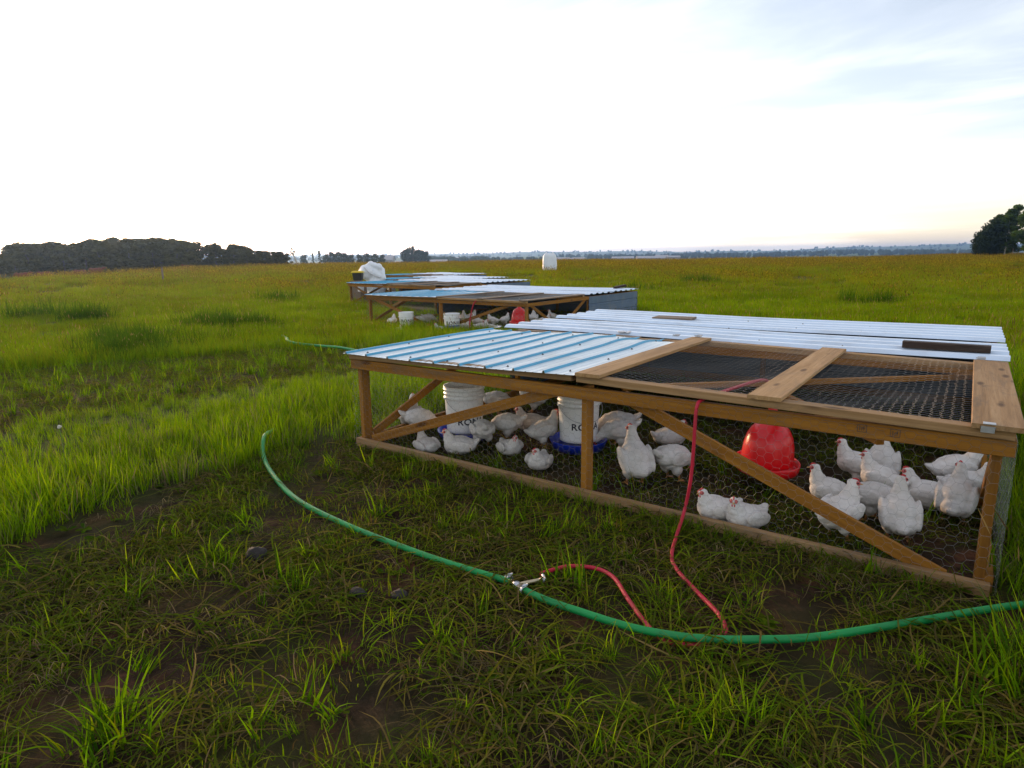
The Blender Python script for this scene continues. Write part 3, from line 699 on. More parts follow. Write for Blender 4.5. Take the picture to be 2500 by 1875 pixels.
def netting(name, O, U, Vv, lu, lv, parent, cell=0.055, r=0.0009, warp=None):
    O, U, Vv = Vector(O), Vector(U).normalized(), Vector(Vv).normalized(); Nn = U.cross(Vv).normalized()
    w, h = cell, cell*0.92; V, F = [], []
    g = random.Random(5)
    def pt(a, b):
        jx = 0.003*math.sin(a*47.1+b*31.7); jy = 0.003*math.cos(a*39.3-b*53.9)
        a2, b2 = min(max(a+jx, 0), lu), min(max(b+jy, 0), lv)
        wz = warp(a2/lu, b2/lv) if warp else 0.0
        return O+U*a2+Vv*b2+Nn*wz
    def seg(p, q, rr):
        d = q-p
        if d.length < 1e-4: return
        d.normalize(); s = d.cross(Nn).normalized(); b = len(V)
        for c0 in (p, q):
            V.append(c0+Nn*rr); V.append(c0+s*(0.866*rr)-Nn*(0.5*rr)); V.append(c0-s*(0.866*rr)-Nn*(0.5*rr))
        for k in range(3):
            j = (k+1) % 3; F.append((b+k, b+j, b+3+j, b+3+k))
    nc = int(lu/(0.75*w))+1; nr = int(lv/h)+1
    for i in range(nc):
        for j in range(nr):
            x = i*0.75*w; y = j*h+(i % 2)*h/2
            if y > lv+h*0.4 or x > lu: continue
            seg(pt(x-w/4, y+h/2), pt(x+w/4, y+h/2), r*1.5)
            seg(pt(x+w/4, y+h/2), pt(x+w/2, y), r); seg(pt(x+w/2, y), pt(x+w/4, y-h/2), r)
    return link(name, mesh_from(name, V, F), 'netting_wire', parent)

def screws(parent, pts, r=0.008, name='screw_heads'):
    V, F = [], []
    for q in pts:
        b = len(V)
        for zz, rr in ((0.0, r*1.3), (0.003, r*1.3), (0.004, r*0.7), (0.009, r*0.65)):
            for k in range(6):
                a = k*math.pi/3; V.append((q[0]+math.cos(a)*rr, q[1]+math.sin(a)*rr, q[2]+zz))
        for l in range(3):
            for k in range(6):
                j = (k+1) % 6; F.append((b+l*6+k, b+l*6+j, b+l*6+6+j, b+l*6+6+k))
        F.append(tuple(b+18+k for k in range(6)))
    o = link(name, mesh_from(name, V, F), 'screw_steel', parent); o['kind'] = 'stuff'; return o

ZB, ZT, ZR = 0.6565, 0.732, 0.785
def pen(loc, rz, W, D, style, label):
    root = empty('chicken_pen', loc, rz); tag(root, label, 'chicken pen', 'low chicken pens standing in a row')
    D1 = D*0.5; zc = (ZB+ZT)/2; bw = ZT-ZB; Xm = W*0.498; top = 'timber'
    near = style == 'near'
    # top beams and bottom rails
    board('top_beam', (0, .019, zc), (W, .019, zc), bw, .038, top, root)
    board('top_beam', (0, D-.019, zc), (W, D-.019, zc), bw, .038, top, root)
    for x in (.019, W-.019): board('top_beam', (x, .0385, zc), (x, D-.0385, zc), bw, .038, top, root)
    board('cross_beam', (.0385, D1, zc), (W-.0385, D1, zc), bw, .038, top, root)
    board('bottom_rail', (.01, .02, .04), (W-.02, .02, .014 if near else .04), .07, .04, 'grey_wood' if not near else 'planed_board', root)
    board('bottom_rail', (.01, D-.02, .034), (W-.02, D-.02, .034), .082, .04, top, root)
    for x in (.024, W-.03): board('bottom_rail', (x, .041, .034), (x, D-.041, .034), .08, .04, top, root)
    # posts
    pw = .042
    for x in (.052, Xm, W-.062):
        board('post', (x, .084, -.03), (x, .084, ZT-.002), .088, pw, top, root, up=(0, 1, 0))
        board('post', (x, D-.084, -.03), (x, D-.084, ZT-.002), .088, pw, top, root, up=(0, 1, 0))
    for x in (.062, W-.062): board('post', (x, D1+.045, .0755), (x, D1+.045, ZB-.001), .042, .044, top, root, up=(0, 1, 0))
    # braces
    if near:
        board('brace', (.16, .053, .075), (1.95, .053, .69), .072, .026, top, root)
        board('brace', (2.39, .053, .70), (4.07, .053, .018), .072, .026, top, root)
    else:
        board('brace', (.25, .053, .69), (Xm-.35, .053, .07), .07, .026, top, root)
        board('brace', (Xm+.1, .053, .06), (W-.45, .053, .69), .07, .026, top, root)
    for x in (.055, W-.055):
        if x < 1: board('brace', (x, .16, .09), (x, 1.75, .69), .07, .026, top, root)
        else:
            board('brace', (x, .2, .69), (x, D1*.52, .06), .07, .026, top, root); board('brace', (x, D1*.55, .06), (x, D1-.05, .69), .07, .026, top, root)
    if near:
        board('brace', (2.2, .42, .668), (4.1, 2.07, .668), .036, .04, top, root)
        board('brace', (3.1, .95, .625), (3.75, .1, .625), .036, .04, top, root)
    # metal walls round the back half
    wm = 'blue_grey_sheet'
    sheet('wall_sheet', (W+.004, D1, .03), (0, 0, 1), (0, 1, 0), ZT-.035, D-D1+.01, wm, root, rib=.23, rib_w=.04, rib_h=.014, nv=2)
    sheet('wall_sheet', (-.004, D+.01, .03), (0, 0, 1), (0, -1, 0), ZT-.035, D-D1+.01, wm, root, rib=.23, rib_w=.04, rib_h=.014, nv=2)
    sheet('wall_sheet', (W+.012, D+.006, .03), (0, 0, 1), (-1, 0, 0), ZT-.035, W+.024, wm, root, rib=.23, rib_w=.04, rib_h=.014, nv=2)
    # left lid: pale ribbed sheet on a wood frame
    sx = W*.487; lift = .032 if near else .012
    board('lid_rail', (.0, .02, .755), (sx-.02, .02, .755+lift), .038, .07, 'planed_board' if near else top, root, up=(0, 0, 1))
    board('lid_rail', (.0, D1-.33, .755), (sx-.02, D1-.33, .755+lift), .038, .07, 'planed_board', root)
    for x, zl in ((.04, 0), (sx-.06, lift)): board('lid_rail', (x, .058, .755+zl), (x, D1-.37, .755+zl), .036, .07, 'planed_board', root)
    lid_d = D1-.26
    def warp1(u, v):
        return lift*u + .006 + .010*math.sin(u*9+v*3)*v + .028*math.exp(-((v-.80)/.13)**2)*max(0, u-.25) - .022*math.exp(-((v-.97)/.08)**2)*max(0, u-.3) - .012*math.sin(math.pi*u)*(1-v)
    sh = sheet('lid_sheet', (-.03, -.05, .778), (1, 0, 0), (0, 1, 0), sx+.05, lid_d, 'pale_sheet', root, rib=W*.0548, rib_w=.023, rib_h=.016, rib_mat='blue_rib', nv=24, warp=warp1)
    if near:
        P_ = []
        for i, v in enumerate((.06, .34, .62, .9)):
            for u in (.06, .28, .5, .72, .93):
                uu = u+.03*math.sin(i*5+u*9); P_.append((-.03+uu*(sx+.05), -.05+v*lid_d, .779+warp1(uu, v)))
        screws(sh, P_, .007)
    board('batten', (.22, D1-.155, .764), (W*.37, D1-.155, .775), .028, .085, 'grey_wood', root)
    # back roof: white sheets, ribs across
    ly = D-D1; s1 = ly*.49
    rp = ly/9.0
    def wv(k): return lambda u, v: .006*math.sin(v*7+k)+.004*math.sin(u*5+k*2)
    for q, (y0, l_) in enumerate(((D1-.04, s1), (D1-.04+s1-.03, ly-s1+.11))):
        s_ = sheet('roof_sheet', (-.05, y0, .777+.0045*q), (0, 1, 0), (1, 0, 0), l_, W+.09, 'white_sheet', root, rib=rp, rib_w=rp*.55, rib_h=.026, nv=16, warp=wv(q), minor=False, phase=.02)
        if near:
            P_ = []
            for v in (.08, .2, .33, .47, .6, .74, .88, .96):
                for u in (.14, .5, .86):
                    if rng.random() < .72: P_.append((-.05+(v+.02*rng.random())*(W+.09), y0+u*l_, .79+.0045*q))
            screws(s_, P_, .0075)
    # right lid: netting on a board frame
    x0 = W*.492
    board('lid_rail', (x0, .02, .757+lift), (W-.01, .02, .757), .042, .085, 'planed_board', root)
    board('lid_rail', (x0, D1-.25, .757+lift), (W-.01, D1-.25, .757), .042, .085, 'planed_board', root)
    for x, ww, zl in ((x0+.09, .17, lift), (W*.755, .17, lift*.52), (W-.075, .19, .002)):
        board('lid_plank', (x, -.05, .791+zl), (x, D1-.24, .791+zl), .022, ww, 'planed_board' if near else 'grey_wood', root, up=(0, 0, 1))
    sag = lambda u, v: lift*(1-u)*.96 - .05*math.sin(math.pi*min(1, max(0, v)))*abs(math.sin(2*math.pi*u))*1.0 + .012*math.sin(u*17)*math.sin(v*9)
    netting('wire_netting', (x0+.17, .03, .7795), (1, 0, 0), (0, 1, 0), W-x0-.3, D1-.29, root, cell=.055, r=.00055 if near else .0018, warp=sag)
    netting('wire_netting', (.0, -.003, .0), (1, 0, 0), (0, 0, 1), W, ZT-.012, root, cell=.055 if near else .09, r=.00044 if near else .0012)
    netting('wire_netting', (-.004, .0, .0), (0, 1, 0), (0, 0, 1), D1, ZT-.012, root, cell=.055 if near else .11, r=.0004)
    netting('wire_netting', (W+.004, .0, .0), (0, 1, 0), (0, 0, 1), D1, ZT-.012, root, cell=.055 if near else .11, r=.0004)
    if near:
        # lumber grade stamps on the front beam
        for sx0, zs in ((3.655, .704), (3.795, .70)):
            V, F = [], []
            for (a, b, c0, d0) in ((0, .042, 0, .003), (0, .042, .036, .039), (0, .003, .003, .036), (.039, .042, .003, .036), (.009, .013, .008, .031), (.018, .032, .02, .024), (.018, .022, .008, .02), (.027, .031, .009, .031)):
                q = len(V)
                for yy in (-.0012, .0005): V += [(sx0+a, yy, zs-.02+c0), (sx0+b, yy, zs-.02+c0), (sx0+b, yy, zs-.02+d0), (sx0+a, yy, zs-.02+d0)]
                F += [(q, q+1, q+2, q+3), (q, q+4, q+5, q+1), (q+1, q+5, q+6, q+2), (q+2, q+6, q+7, q+3), (q+3, q+7, q+4, q)]
            link('grade_stamp', mesh_from('grade_stamp', V, F), 'ink_brown', root)
        # latch plates and hinges
        for (x, y, z) in ((W-.11, -.054, .782), (W-.13, D1-.22, .806), (x0+.06, D1-.25, .838), (x0-.12, D1-.3, .838), (.02, D1-.26, .80)):
            l = empty('hinge', (0, 0, 0)); l.parent = root
            box('hinge_leaf', (x, y, z), (.05, .004 if y < 0 else .03, .028 if y < 0 else .003), 'galvanized', l)
            box('hinge_leaf', (x+.004, y+(.02 if y < 0 else .028), z+(.024 if y < 0 else .006)), (.046, .04, .003), 'galvanized', l, rot=(0 if y < 0 else .3, 0, 0))
            tube('hinge_pin', [(x-.028, y+.006, z+.008), (x+.028, y+.006, z+.008)], .004, 'galvanized', l, 6, 1)
    return root

PEN1 = pen((0, 0, 0), 0, 4.27, 4.44, 'near', 'nearest low timber chicken pen with pale ribbed lid, open netting lid and white metal roof')
PEN2 = pen((-8.83, 8.155, -.22), -.023, 5.12, 5.32, 'mid', 'second chicken pen behind the nearest one, blue grey metal side wall and red drinker inside')
PEN3 = pen((-14.1, 12.07, -.16), -.091, 4.52, 4.69, 'far', 'third chicken pen, its left corner post standing in tall grass, blue grey side wall')
PEN4 = pen((-16.53, 15.51, -.17), -.23, 3.93, 4.08, 'far', 'fourth chicken pen, only its roof line showing beside the slumped white bag')
PEN5 = pen((-21.07, 20.4, -.2), -.185, 3.73, 3.87, 'far', 'farthest chicken pen, thin strip of roof behind the others')

# things lying on the near roof
o = board('wood_block', (1.06, 3.66, .812), (1.50, 3.70, .812), .024, .26, 'grey_wood', None, up=(0, 0, 1)); tag(o, 'weathered board lying on the back of the near white roof', 'board')
o = board('timber_offcut', (3.64, 2.44, .826), (4.20, 2.42, .826), .052, .085, 'dark_wood', None, up=(0, 0, 1)); tag(o, 'dark charred timber lying on the right end of the white roof', 'timber')
o = board('timber_offcut', (-4.05, 12.9, .615), (-3.95, 13.35, .66), .06, .1, 'dark_wood', None); tag(o, 'dark timber lying on the roof corner of the second pen', 'timber')
V = []
bm = bmesh.new(); bmesh.ops.create_grid(bm, x_segments=8, y_segments=6, size=.5)
for v in bm.verts:
    v.co = Vector((v.co.x*.12, v.co.y*.08, .012+.016*mnoise.noise(Vector((v.co.x*4, v.co.y*5, 2)))))
bmesh.ops.solidify(bm, geom=bm.faces[:], thickness=.003)
me = bpy.data.meshes.new('rag'); bm.to_mesh(me); bm.free(); o = link('plastic_scrap', me, 'rag_white', None, True); o.location = (1.36, 2.22, .796); tag(o, 'crumpled white scrap on the front edge of the white roof', 'scrap')

# ------------------------------------------------------------------ feeders: pails standing in blue pans
def letters(txt, R0, R1, zc, height, parent, azc, name='lettering'):
    cu = bpy.data.curves.new('t', 'FONT'); cu.body = txt; cu.size = height/0.7; cu.align_x = 'CENTER'; cu.extrude = .0; cu.offset = height*.035; cu.space_character = 1.08; cu.resolution_u = 3
    to = bpy.data.objects.new('t', cu); COL.objects.link(to)
    me = bpy.data.meshes.new_from_object(to.evaluated_get(bpy.context.evaluated_depsgraph_get()))
    bpy.data.objects.remove(to)
    bm = bmesh.new(); bm.from_mesh(me); bpy.data.meshes.remove(me)
    bmesh.ops.subdivide_edges(bm, edges=[e for e in bm.edges if e.calc_length() > height*.3], cuts=2)
    bmesh.ops.triangulate(bm, faces=bm.faces[:])
    for v in bm.verts:
        z = zc+v.co.y-height/2; rr = R0+(R1-R0)*z+.0014
        a = azc+v.co.x*1.1/rr; v.co = Vector((math.cos(a)*rr, math.sin(a)*rr, z))
    me = bpy.data.meshes.new(name); bm.to_mesh(me); bm.free()
    return link(name, me, 'ink_navy', parent)

def feeder(loc, rz, label, pan=True, text=.052, scale=1.0, band=False, tz=.155):
    root = empty('pail_feeder', loc, rz, (scale,)*3); tag(root, label, 'feeder', 'white pail feeders')
    R0, R1, H = .150, .167, .39; zb = .085 if pan else .0
    prof = [(.0, zb), (R0, zb)]
    def rad_(z): return R0+(R1-R0)*z/H
    for z in (.02, .27): prof.append((rad_(z), zb+z))
    for z in (.29, .325, .36):
        prof += [(rad_(z), zb+z), (rad_(z)+.009, zb+z+.003), (rad_(z)+.009, zb+z+.008), (rad_(z)+.001, zb+z+.011)]
    prof += [(R1, zb+H-.012), (R1+.006, zb+H-.008), (R1+.006, zb+H), (R1-.004, zb+H), (R1-.006, zb+H-.02), (R0-.004, zb+.01), (0, zb+.01)]
    pail = lathe('pail', prof, 'pail_white', root, 48)
    # wire handle hanging against the side
    hp = []
    for k in range(13):
        a = math.pi*k/12; hp.append((math.cos(a)*.178, -.03-math.sin(a)*.155, zb+.30-math.sin(a)*.13))
    tube('handle', hp, .0028, 'galvanized', pail, 6, 3)
    for s in (-1, 1): lathe('handle_lug', [(0, 0), (.014, 0), (.014, .012), (0, .012)], 'pail_white', pail, 12, loc=(s*.172, -.02, zb+.29))
    if text: 
        sl = (R1-R0)/H; l = letters('RONA', R0+sl*tz, R0+sl*tz+sl, .0, text, pail, -math.pi/2+.05); l.location = (0, 0, zb+tz)
    if band: lathe('blue_band', [(R0+.001, zb+.015), (R0+.003, zb+.016), (R0+.0085, zb+.15), (R0+.006, zb+.152)], 'pan_blue', pail, 40)
    if pan:
        lathe('feed_pan', [(0, .0), (.17, .0), (.20, .012), (.232, .085), (.236, .092), (.228, .092), (.196, .03), (.165, .018), (0, .018)], 'pan_blue', root, 48)
    return root
face = lambda x, y: math.atan2(CAM.y-y, CAM.x-x)+math.pi/2      # turn lettering towards the path in front of the pens
feeder((.63, .66, .0), face(.63, .66)+.35, 'white pail in a blue pan near the left end of the near pen', tz=.105)
feeder((1.575, .95, .0), face(1.575, .95)+.35, 'white pail in a blue pan behind the middle post of the near pen', tz=.135)

# ------------------------------------------------------------------ bell drinkers
def drinker(loc, rz, label, scale=1.0, tilt=.0, rope=.3):
    root = empty('bell_drinker', loc, rz, (scale,)*3); root.rotation_euler = (tilt, tilt*.6, rz); tag(root, label, 'drinker', 'red bell drinkers')
    lathe('bell', [(.168, .03), (.166, .10), (.160, .17), (.146, .235), (.122, .285), (.09, .318), (.055, .335), (.038, .35), (.03, .38), (.028, .44), (.022, .45), (0, .45)], 'drinker_red', root, 48)
    lathe('trough', [(.160, .05), (.165, .015), (.18, .0), (.196, .002), (.206, .02), (.210, .062), (.206, .068), (.199, .062), (.193, .024), (.18, .016), (.170, .03), (.168, .055)], 'drinker_red', root, 48)
    tube('hanging_cord', [(0, 0, .44), (0, 0, .44+rope)], .004, 'rag_white', root, 6, 1)
    return root
drinker((3.03, .93, .11), .4, 'red bell drinker hanging inside the near pen', 1.0, .06, .12)

# ------------------------------------------------------------------ hoses
g = tube('garden_hose', [(2.405, -1.165, .03), (2.1, -1.185, .03), (1.76, -1.18, .025), (1.2, -1.15, .025), (.64, -1.06, .025), (.1, -.86, .03), (-.3, -.66, .045), (-.5, -.52, .10), (-.64, -.40, .10), (-.85, -.2, .05), (-1.1, .05, .02), (-1.6, .42, .0), (-2.4, 1.0, -.04)], .0165, 'hose_green')
tag(g, 'green garden hose curving left from the tee fitting into the grass', 'hose', 'green garden hoses')
g = tube('garden_hose', [(2.485, -1.19, .03), (2.62, -1.205, .028), (2.77, -1.20, .025), (3.05, -1.19, .03), (3.29, -1.12, .034), (3.5, -.98, .03), (3.69, -.82, .028), (4.0, -.48, .03), (4.34, -.11, .035), (4.8, .32, .04), (5.6, .8, .04)], .0165, 'hose_green')
tag(g, 'green garden hose running right from the tee fitting past the pen corner', 'hose', 'green garden hoses')
g = tube('garden_hose', [(-8.2, 5.1, -.14), (-7.3, 4.6, -.09), (-6.91, 4.3, -.05), (-6.4, 4.1, -.06), (-5.7, 4.08, -.06), (-5.0, 4.04, -.04), (-4.2, 3.9, -.05)], .022, 'hose_green')
tag(g, 'short visible length of green hose lying on worn ground behind the near pen', 'hose', 'green garden hoses')
g = tube('red_hose', [(3.03, .9, .70), (2.99, .82, .735), (2.92, .35, .745), (2.882, .02, .745), (2.874, -.045, .715), (2.872, -.055, .62), (2.87, -.058, .45), (2.862, -.06, .28), (2.84, -.075, .11), (2.87, -.26, .04), (2.93, -.48, .035), (3.0, -.6, .028), (3.16, -.76, .03), (3.30, -.89, .03), (3.36, -.98, .022), (3.34, -1.06, .014), (3.28, -1.13, .006), (3.19, -1.165, .004), (3.12, -1.145, .012), (3.05, -1.10, .02), (2.93, -1.0, .035), (2.80, -.88, .045), (2.68, -.84, .04), (2.56, -.90, .04), (2.485, -1.03, .035)], .0098, 'hose_red', sub=8)
tag(g, 'red hose from the tee fitting up over the front beam of the near pen', 'hose', 'red hoses')
# tee fitting with clamps
t = empty('tee_fitting', (2.445, -1.175, .03), math.atan2(-.03, .08)); tag(t, 'metal tee fitting joining the green and red hoses', 'fitting')
tube('run_pipe', [(-.045, 0, 0), (.045, 0, 0)], .011, 'brass', t, 10, 2)
tube('branch_pipe', [(0, 0, 0), (.015, .05, .004), (.035, .115, .006)], .009, 'brass', t, 10, 3)
lathe('hub', [(0, -.016), (.015, -.014), (.017, 0), (.015, .014), (0, .016)], 'clamp_steel', t, 14)
for (x, y, a) in ((-.062, .0, 0), (.062, 0, 0), (.034, .135, 1.25)):
    c_ = empty('hose_clamp', (x, y, 0), a); c_.parent = t
    rr = .0195 if y == 0 else .0125
    o = lathe('band', [(rr, -.007), (rr+.0015, -.007), (rr+.0015, .007), (rr, .007), (rr, -.007)], 'clamp_steel', c_, 18); o.rotation_euler = (0, math.pi/2, 0)
    box('screw_housing', (0, .006, rr+.005), (.013, .02, .009), 'clamp_steel', c_, bev=.002)
    tube('screw', [(0, -.022, rr+.006), (0, .02, rr+.006)], .0038, 'clamp_steel', c_, 8, 1)

# dung and clods, a seed clock
def clod(name, loc, r, seed, material='dung'):
    bm = bmesh.new(); bmesh.ops.create_icosphere(bm, subdivisions=3, radius=1)
    for v in bm.verts:
        n = .3*mnoise.noise(v.co*1.6+Vector((seed, 0, 0)))+.16*mnoise.noise(v.co*4+Vector((0, seed, 0)))+.08*mnoise.noise(v.co*9)
        v.co = Vector((v.co.x*r[0], v.co.y*r[1], v.co.z*r[2]))*(1+n)
    me = bpy.data.meshes.new(name); bm.to_mesh(me); bm.free(); o = link(name, me, material, None, True); o.location = loc; return o
tag(clod('dung_clod', (1.13, -1.67, .025), (.06, .045, .035), 1), 'dark dung clod on worn ground left of the green hose', 'clod')
tag(clod('dung_clod', (2.04, -1.53, .015), (.045, .035, .02), 4), 'small dark clod below the green hose near the tee fitting', 'clod')
tag(clod('dung_clod', (1.86, -1.62, .012), (.05, .03, .02), 9), 'flat dark clod left of the small one, in short grass', 'clod')
d = empty('dandelion_clock', (-1.24, -1.66, 0)); tag(d, 'white dandelion seed head standing in the lush grass at left', 'flower')
tube('stem', [(.02, 0, 0), (.01, 0, .2), (0, 0, .345)], .0025, 'stalk_green', d, 6, 4)
bm = bmesh.new(); bmesh.ops.create_icosphere(bm, subdivisions=3, radius=.013)
for v in bm.verts: v.co = v.co*(1+.18*random.uniform(-1, 1))+Vector((0, 0, .36))
me = bpy.data.meshes.new('seed_ball'); bm.to_mesh(me); bm.free(); link('seed_ball', me, 'petal_white', d)

# ------------------------------------------------------------------ chickens
def chicken_proto(pose, hy=0.0):
    """facing +X, feet on z = 0; hy turns the head. Returns a list of (name, mesh, material)"""
    E_ = []
    def e(c, r, rot=(0, 0, 0)): E_.append((c, r, rot))
    if pose == 'stand':
        e((0, 0, .205), (.135, .092, .095), (0, -.35, 0)); e((.075, 0, .215), (.08, .082, .09)); e((-.09, 0, .185), (.085, .078, .07), (0, -.1, 0)); e((-.03, 0, .155), (.10, .08, .065))
        for s in (-1, 1):
            e((-.015, s*.090, .215), (.12, .022, .062), (0, -.3, s*.08)); e((-.02, s*.05, .115), (.045, .038, .055)); e((-.01, s*.05, .075), (.02, .018, .03))
        e((-.155, 0, .19), (.055, .042, .03), (0, .3, 0)); e((-.185, 0, .20), (.034, .03, .016), (0, .5, 0))
        neck = [((.10, 0, .275), .062), ((.115, 0, .315), .046), ((.122, 0, .35), .036)]; hd = Vector((.128, 0, .378)); legs = True
    elif pose == 'tall':
        e((-.01, 0, .205), (.125, .095, .10), (0, -.75, 0)); e((.05, 0, .25), (.075, .082, .09)); e((-.08, 0, .15), (.075, .082, .07)); e((-.02, 0, .145), (.085, .082, .06))
        for s in (-1, 1):
            e((-.02, s*.094, .205), (.12, .022, .06), (0, -.7, s*.06)); e((-.015, s*.052, .11), (.045, .04, .055)); e((-.01, s*.052, .075), (.02, .018, .03))
        e((-.13, 0, .135), (.06, .038, .028), (0, .0, 0)); e((-.155, 0, .14), (.04, .028, .016), (0, .2, 0))
        neck = [((.075, 0, .315), .055), ((.085, 0, .355), .042), ((.09, 0, .385), .034)]; hd = Vector((.098, 0, .412)); legs = True
    elif pose == 'sit':
        e((0, 0, .095), (.145, .105, .09), (0, -.12, 0)); e((.075, 0, .10), (.08, .09, .085)); e((-.09, 0, .09), (.09, .09, .07)); e((0, 0, .055), (.14, .11, .055))
        for s in (-1, 1): e((-.02, s*.102, .105), (.125, .022, .06), (0, -.15, s*.08))
        e((-.15, 0, .115), (.055, .045, .032), (0, .4, 0)); e((-.18, 0, .135), (.036, .03, .018), (0, .6, 0))
        neck = [((.10, 0, .16), .058), ((.115, 0, .19), .044), ((.12, 0, .215), .036)]; hd = Vector((.127, 0, .238)); legs = False
    else:  # feed: head down
        e((0, 0, .205), (.135, .098, .10), (0, .12, 0)); e((.08, 0, .195), (.075, .08, .085)); e((-.09, 0, .215), (.085, .085, .075)); e((-.03, 0, .165), (.10, .085, .065))
        for s in (-1, 1):
            e((-.015, s*.096, .21), (.12, .022, .062), (0, .05, s*.08)); e((-.02, s*.052, .115), (.045, .04, .055)); e((-.01, s*.052, .075), (.02, .018, .03))
        e((-.165, 0, .25), (.06, .038, .03), (0, .5, 0)); e((-.195, 0, .275), (.04, .028, .017), (0, .7, 0))
        neck = [((.125, 0, .18), .055), ((.165, 0, .15), .042), ((.195, 0, .125), .035)]; hd = Vector((.215, 0, .105)); legs = True
    for c, r in neck: e(c, (r, r*.95, r*1.1))
    hp = .75 if pose == 'feed' else .05
    Rh = Matrix.Rotation(hy, 3, 'Z') @ Matrix.Rotation(hp, 3, 'Y')
    ap = lambda v: hd + Rh @ Vector(v)
    eu = Rh.to_euler()
    e(ap((0, 0, 0)), (.036, .027, .029), eu); e(ap((.015, 0, -.002)), (.026, .022, .022), eu)
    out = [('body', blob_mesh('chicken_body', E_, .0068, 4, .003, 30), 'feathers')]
    def bm_part(fn):
        bm = bmesh.new(); fn(bm); me = bpy.data.meshes.new('p'); bm.to_mesh(me); bm.free(); me.polygons.foreach_set('use_smooth', [True]*len(me.polygons)); return me
    def ico(bm, c, r, sub=2, rot=None):
        ret = bmesh.ops.create_icosphere(bm, subdivisions=sub, radius=1)
        for v in ret['verts']: v.co = Vector((v.co.x*r[0], v.co.y*r[1], v.co.z*r[2])); v.co = ap(Vector(c)+v.co)
    def facef(bm):
        for s in (-1, 1): ico(bm, (.019, s*.0135, .002), (.019, .0145, .0165))
    out.append(('face_skin', bm_part(facef), 'skin_pink'))
    def combf(bm):
        pr = [(-.006, .026), (-.003, .033), (.003, .030), (.007, .037), (.012, .032), (.017, .037), (.022, .031), (.028, .031), (.034, .020), (.02, .018), (.0, .02)]
        vs0 = [bm.verts.new(ap((a, -.0035, b))) for a, b in pr]; vs1 = [bm.verts.new(ap((a, .0035, b))) for a, b in pr]
        bm.faces.new(vs0); bm.faces.new(vs1[::-1])
        for i in range(len(pr)): j = (i+1) % len(pr); bm.faces.new((vs0[i], vs1[i], vs1[j], vs0[j]))
    out.append(('comb', bm_part(combf), 'comb_red'))
    def watf(bm):
        for s in (-1, 1): ico(bm, (.028, s*.008, -.028), (.008, .005, .014), 2)
    out.append(('wattle', bm_part(watf), 'comb_red'))
    def beakf(bm):
        ret = bmesh.ops.create_cone(bm, cap_ends=True, segments=10, radius1=.0105, radius2=.001, depth=.028)
        for v in ret['verts']:
            q = Vector((v.co.z+.045, v.co.y*.85, v.co.x*.9-.002-max(0, v.co.z)*.35)); v.co = ap(q)
    out.append(('beak', bm_part(beakf), 'beak_horn'))
    for s in (-1, 1):
        def eyef(bm, s=s): ico(bm, (.018, s*.0265, .007), (.0052, .0035, .0052))
        out.append(('eye', bm_part(eyef), 'eye_dark'))
    if legs:
        for s in (-1, 1):
            bm = bmesh.new()
            def limb(p, q, ra, rb):
                p, q = Vector(p), Vector(q); d = (q-p); L = d.length
                ret = bmesh.ops.create_cone(bm, cap_ends=True, segments=8, radius1=ra, radius2=rb, depth=L, matrix=Matrix.Translation((p+q)/2) @ d.to_track_quat('Z', 'Y').to_matrix().to_4x4())
            f = Vector((.012, s*.054, .012))
            limb((-.005, s*.052, .085), f, .0095, .008)
            for an, L in ((0, .052), (.55, .044), (-.55, .044), (math.pi, .024)):
                limb(f, f+Vector((math.cos(an)*L, math.sin(an)*L, -.008)), .007, .003)
            me = bpy.data.meshes.new('leg'); bm.to_mesh(me); bm.free(); me.polygons.foreach_set('use_smooth', [True]*len(me.polygons))
            out.append(('leg', me, 'leg_orange'))
    for n_, me, mt in out:
        me.name = 'chicken_'+n_
        if len(me.materials) == 0: me.materials.append(M[mt])
    return out
POSE = {'stand': chicken_proto('stand', .15), 'stand_l': chicken_proto('stand', .8), 'stand_r': chicken_proto('stand', -.8), 'tall': chicken_proto('tall', .5), 'tall_r': chicken_proto('tall', -.9),
        'sit': chicken_proto('sit', .1), 'sit_l': chicken_proto('sit', .75), 'sit_r': chicken_proto('sit', -.75), 'feed': chicken_proto('feed', .0)}
def chicken(x, y, z, pose, h, sc, label, group):
    a = math.atan2(y-CAM.y, x-CAM.x)-math.pi/2+rad(h)     # h = 0 faces right across the view, 90 away, 180 left
    root = empty('chicken', (x, y, z), a, (sc, sc*1.13, sc*.98)); tag(root, label, 'chicken', group)
    for n_, me, mt in POSE[pose]: link(n_, me, None, root)
    return root
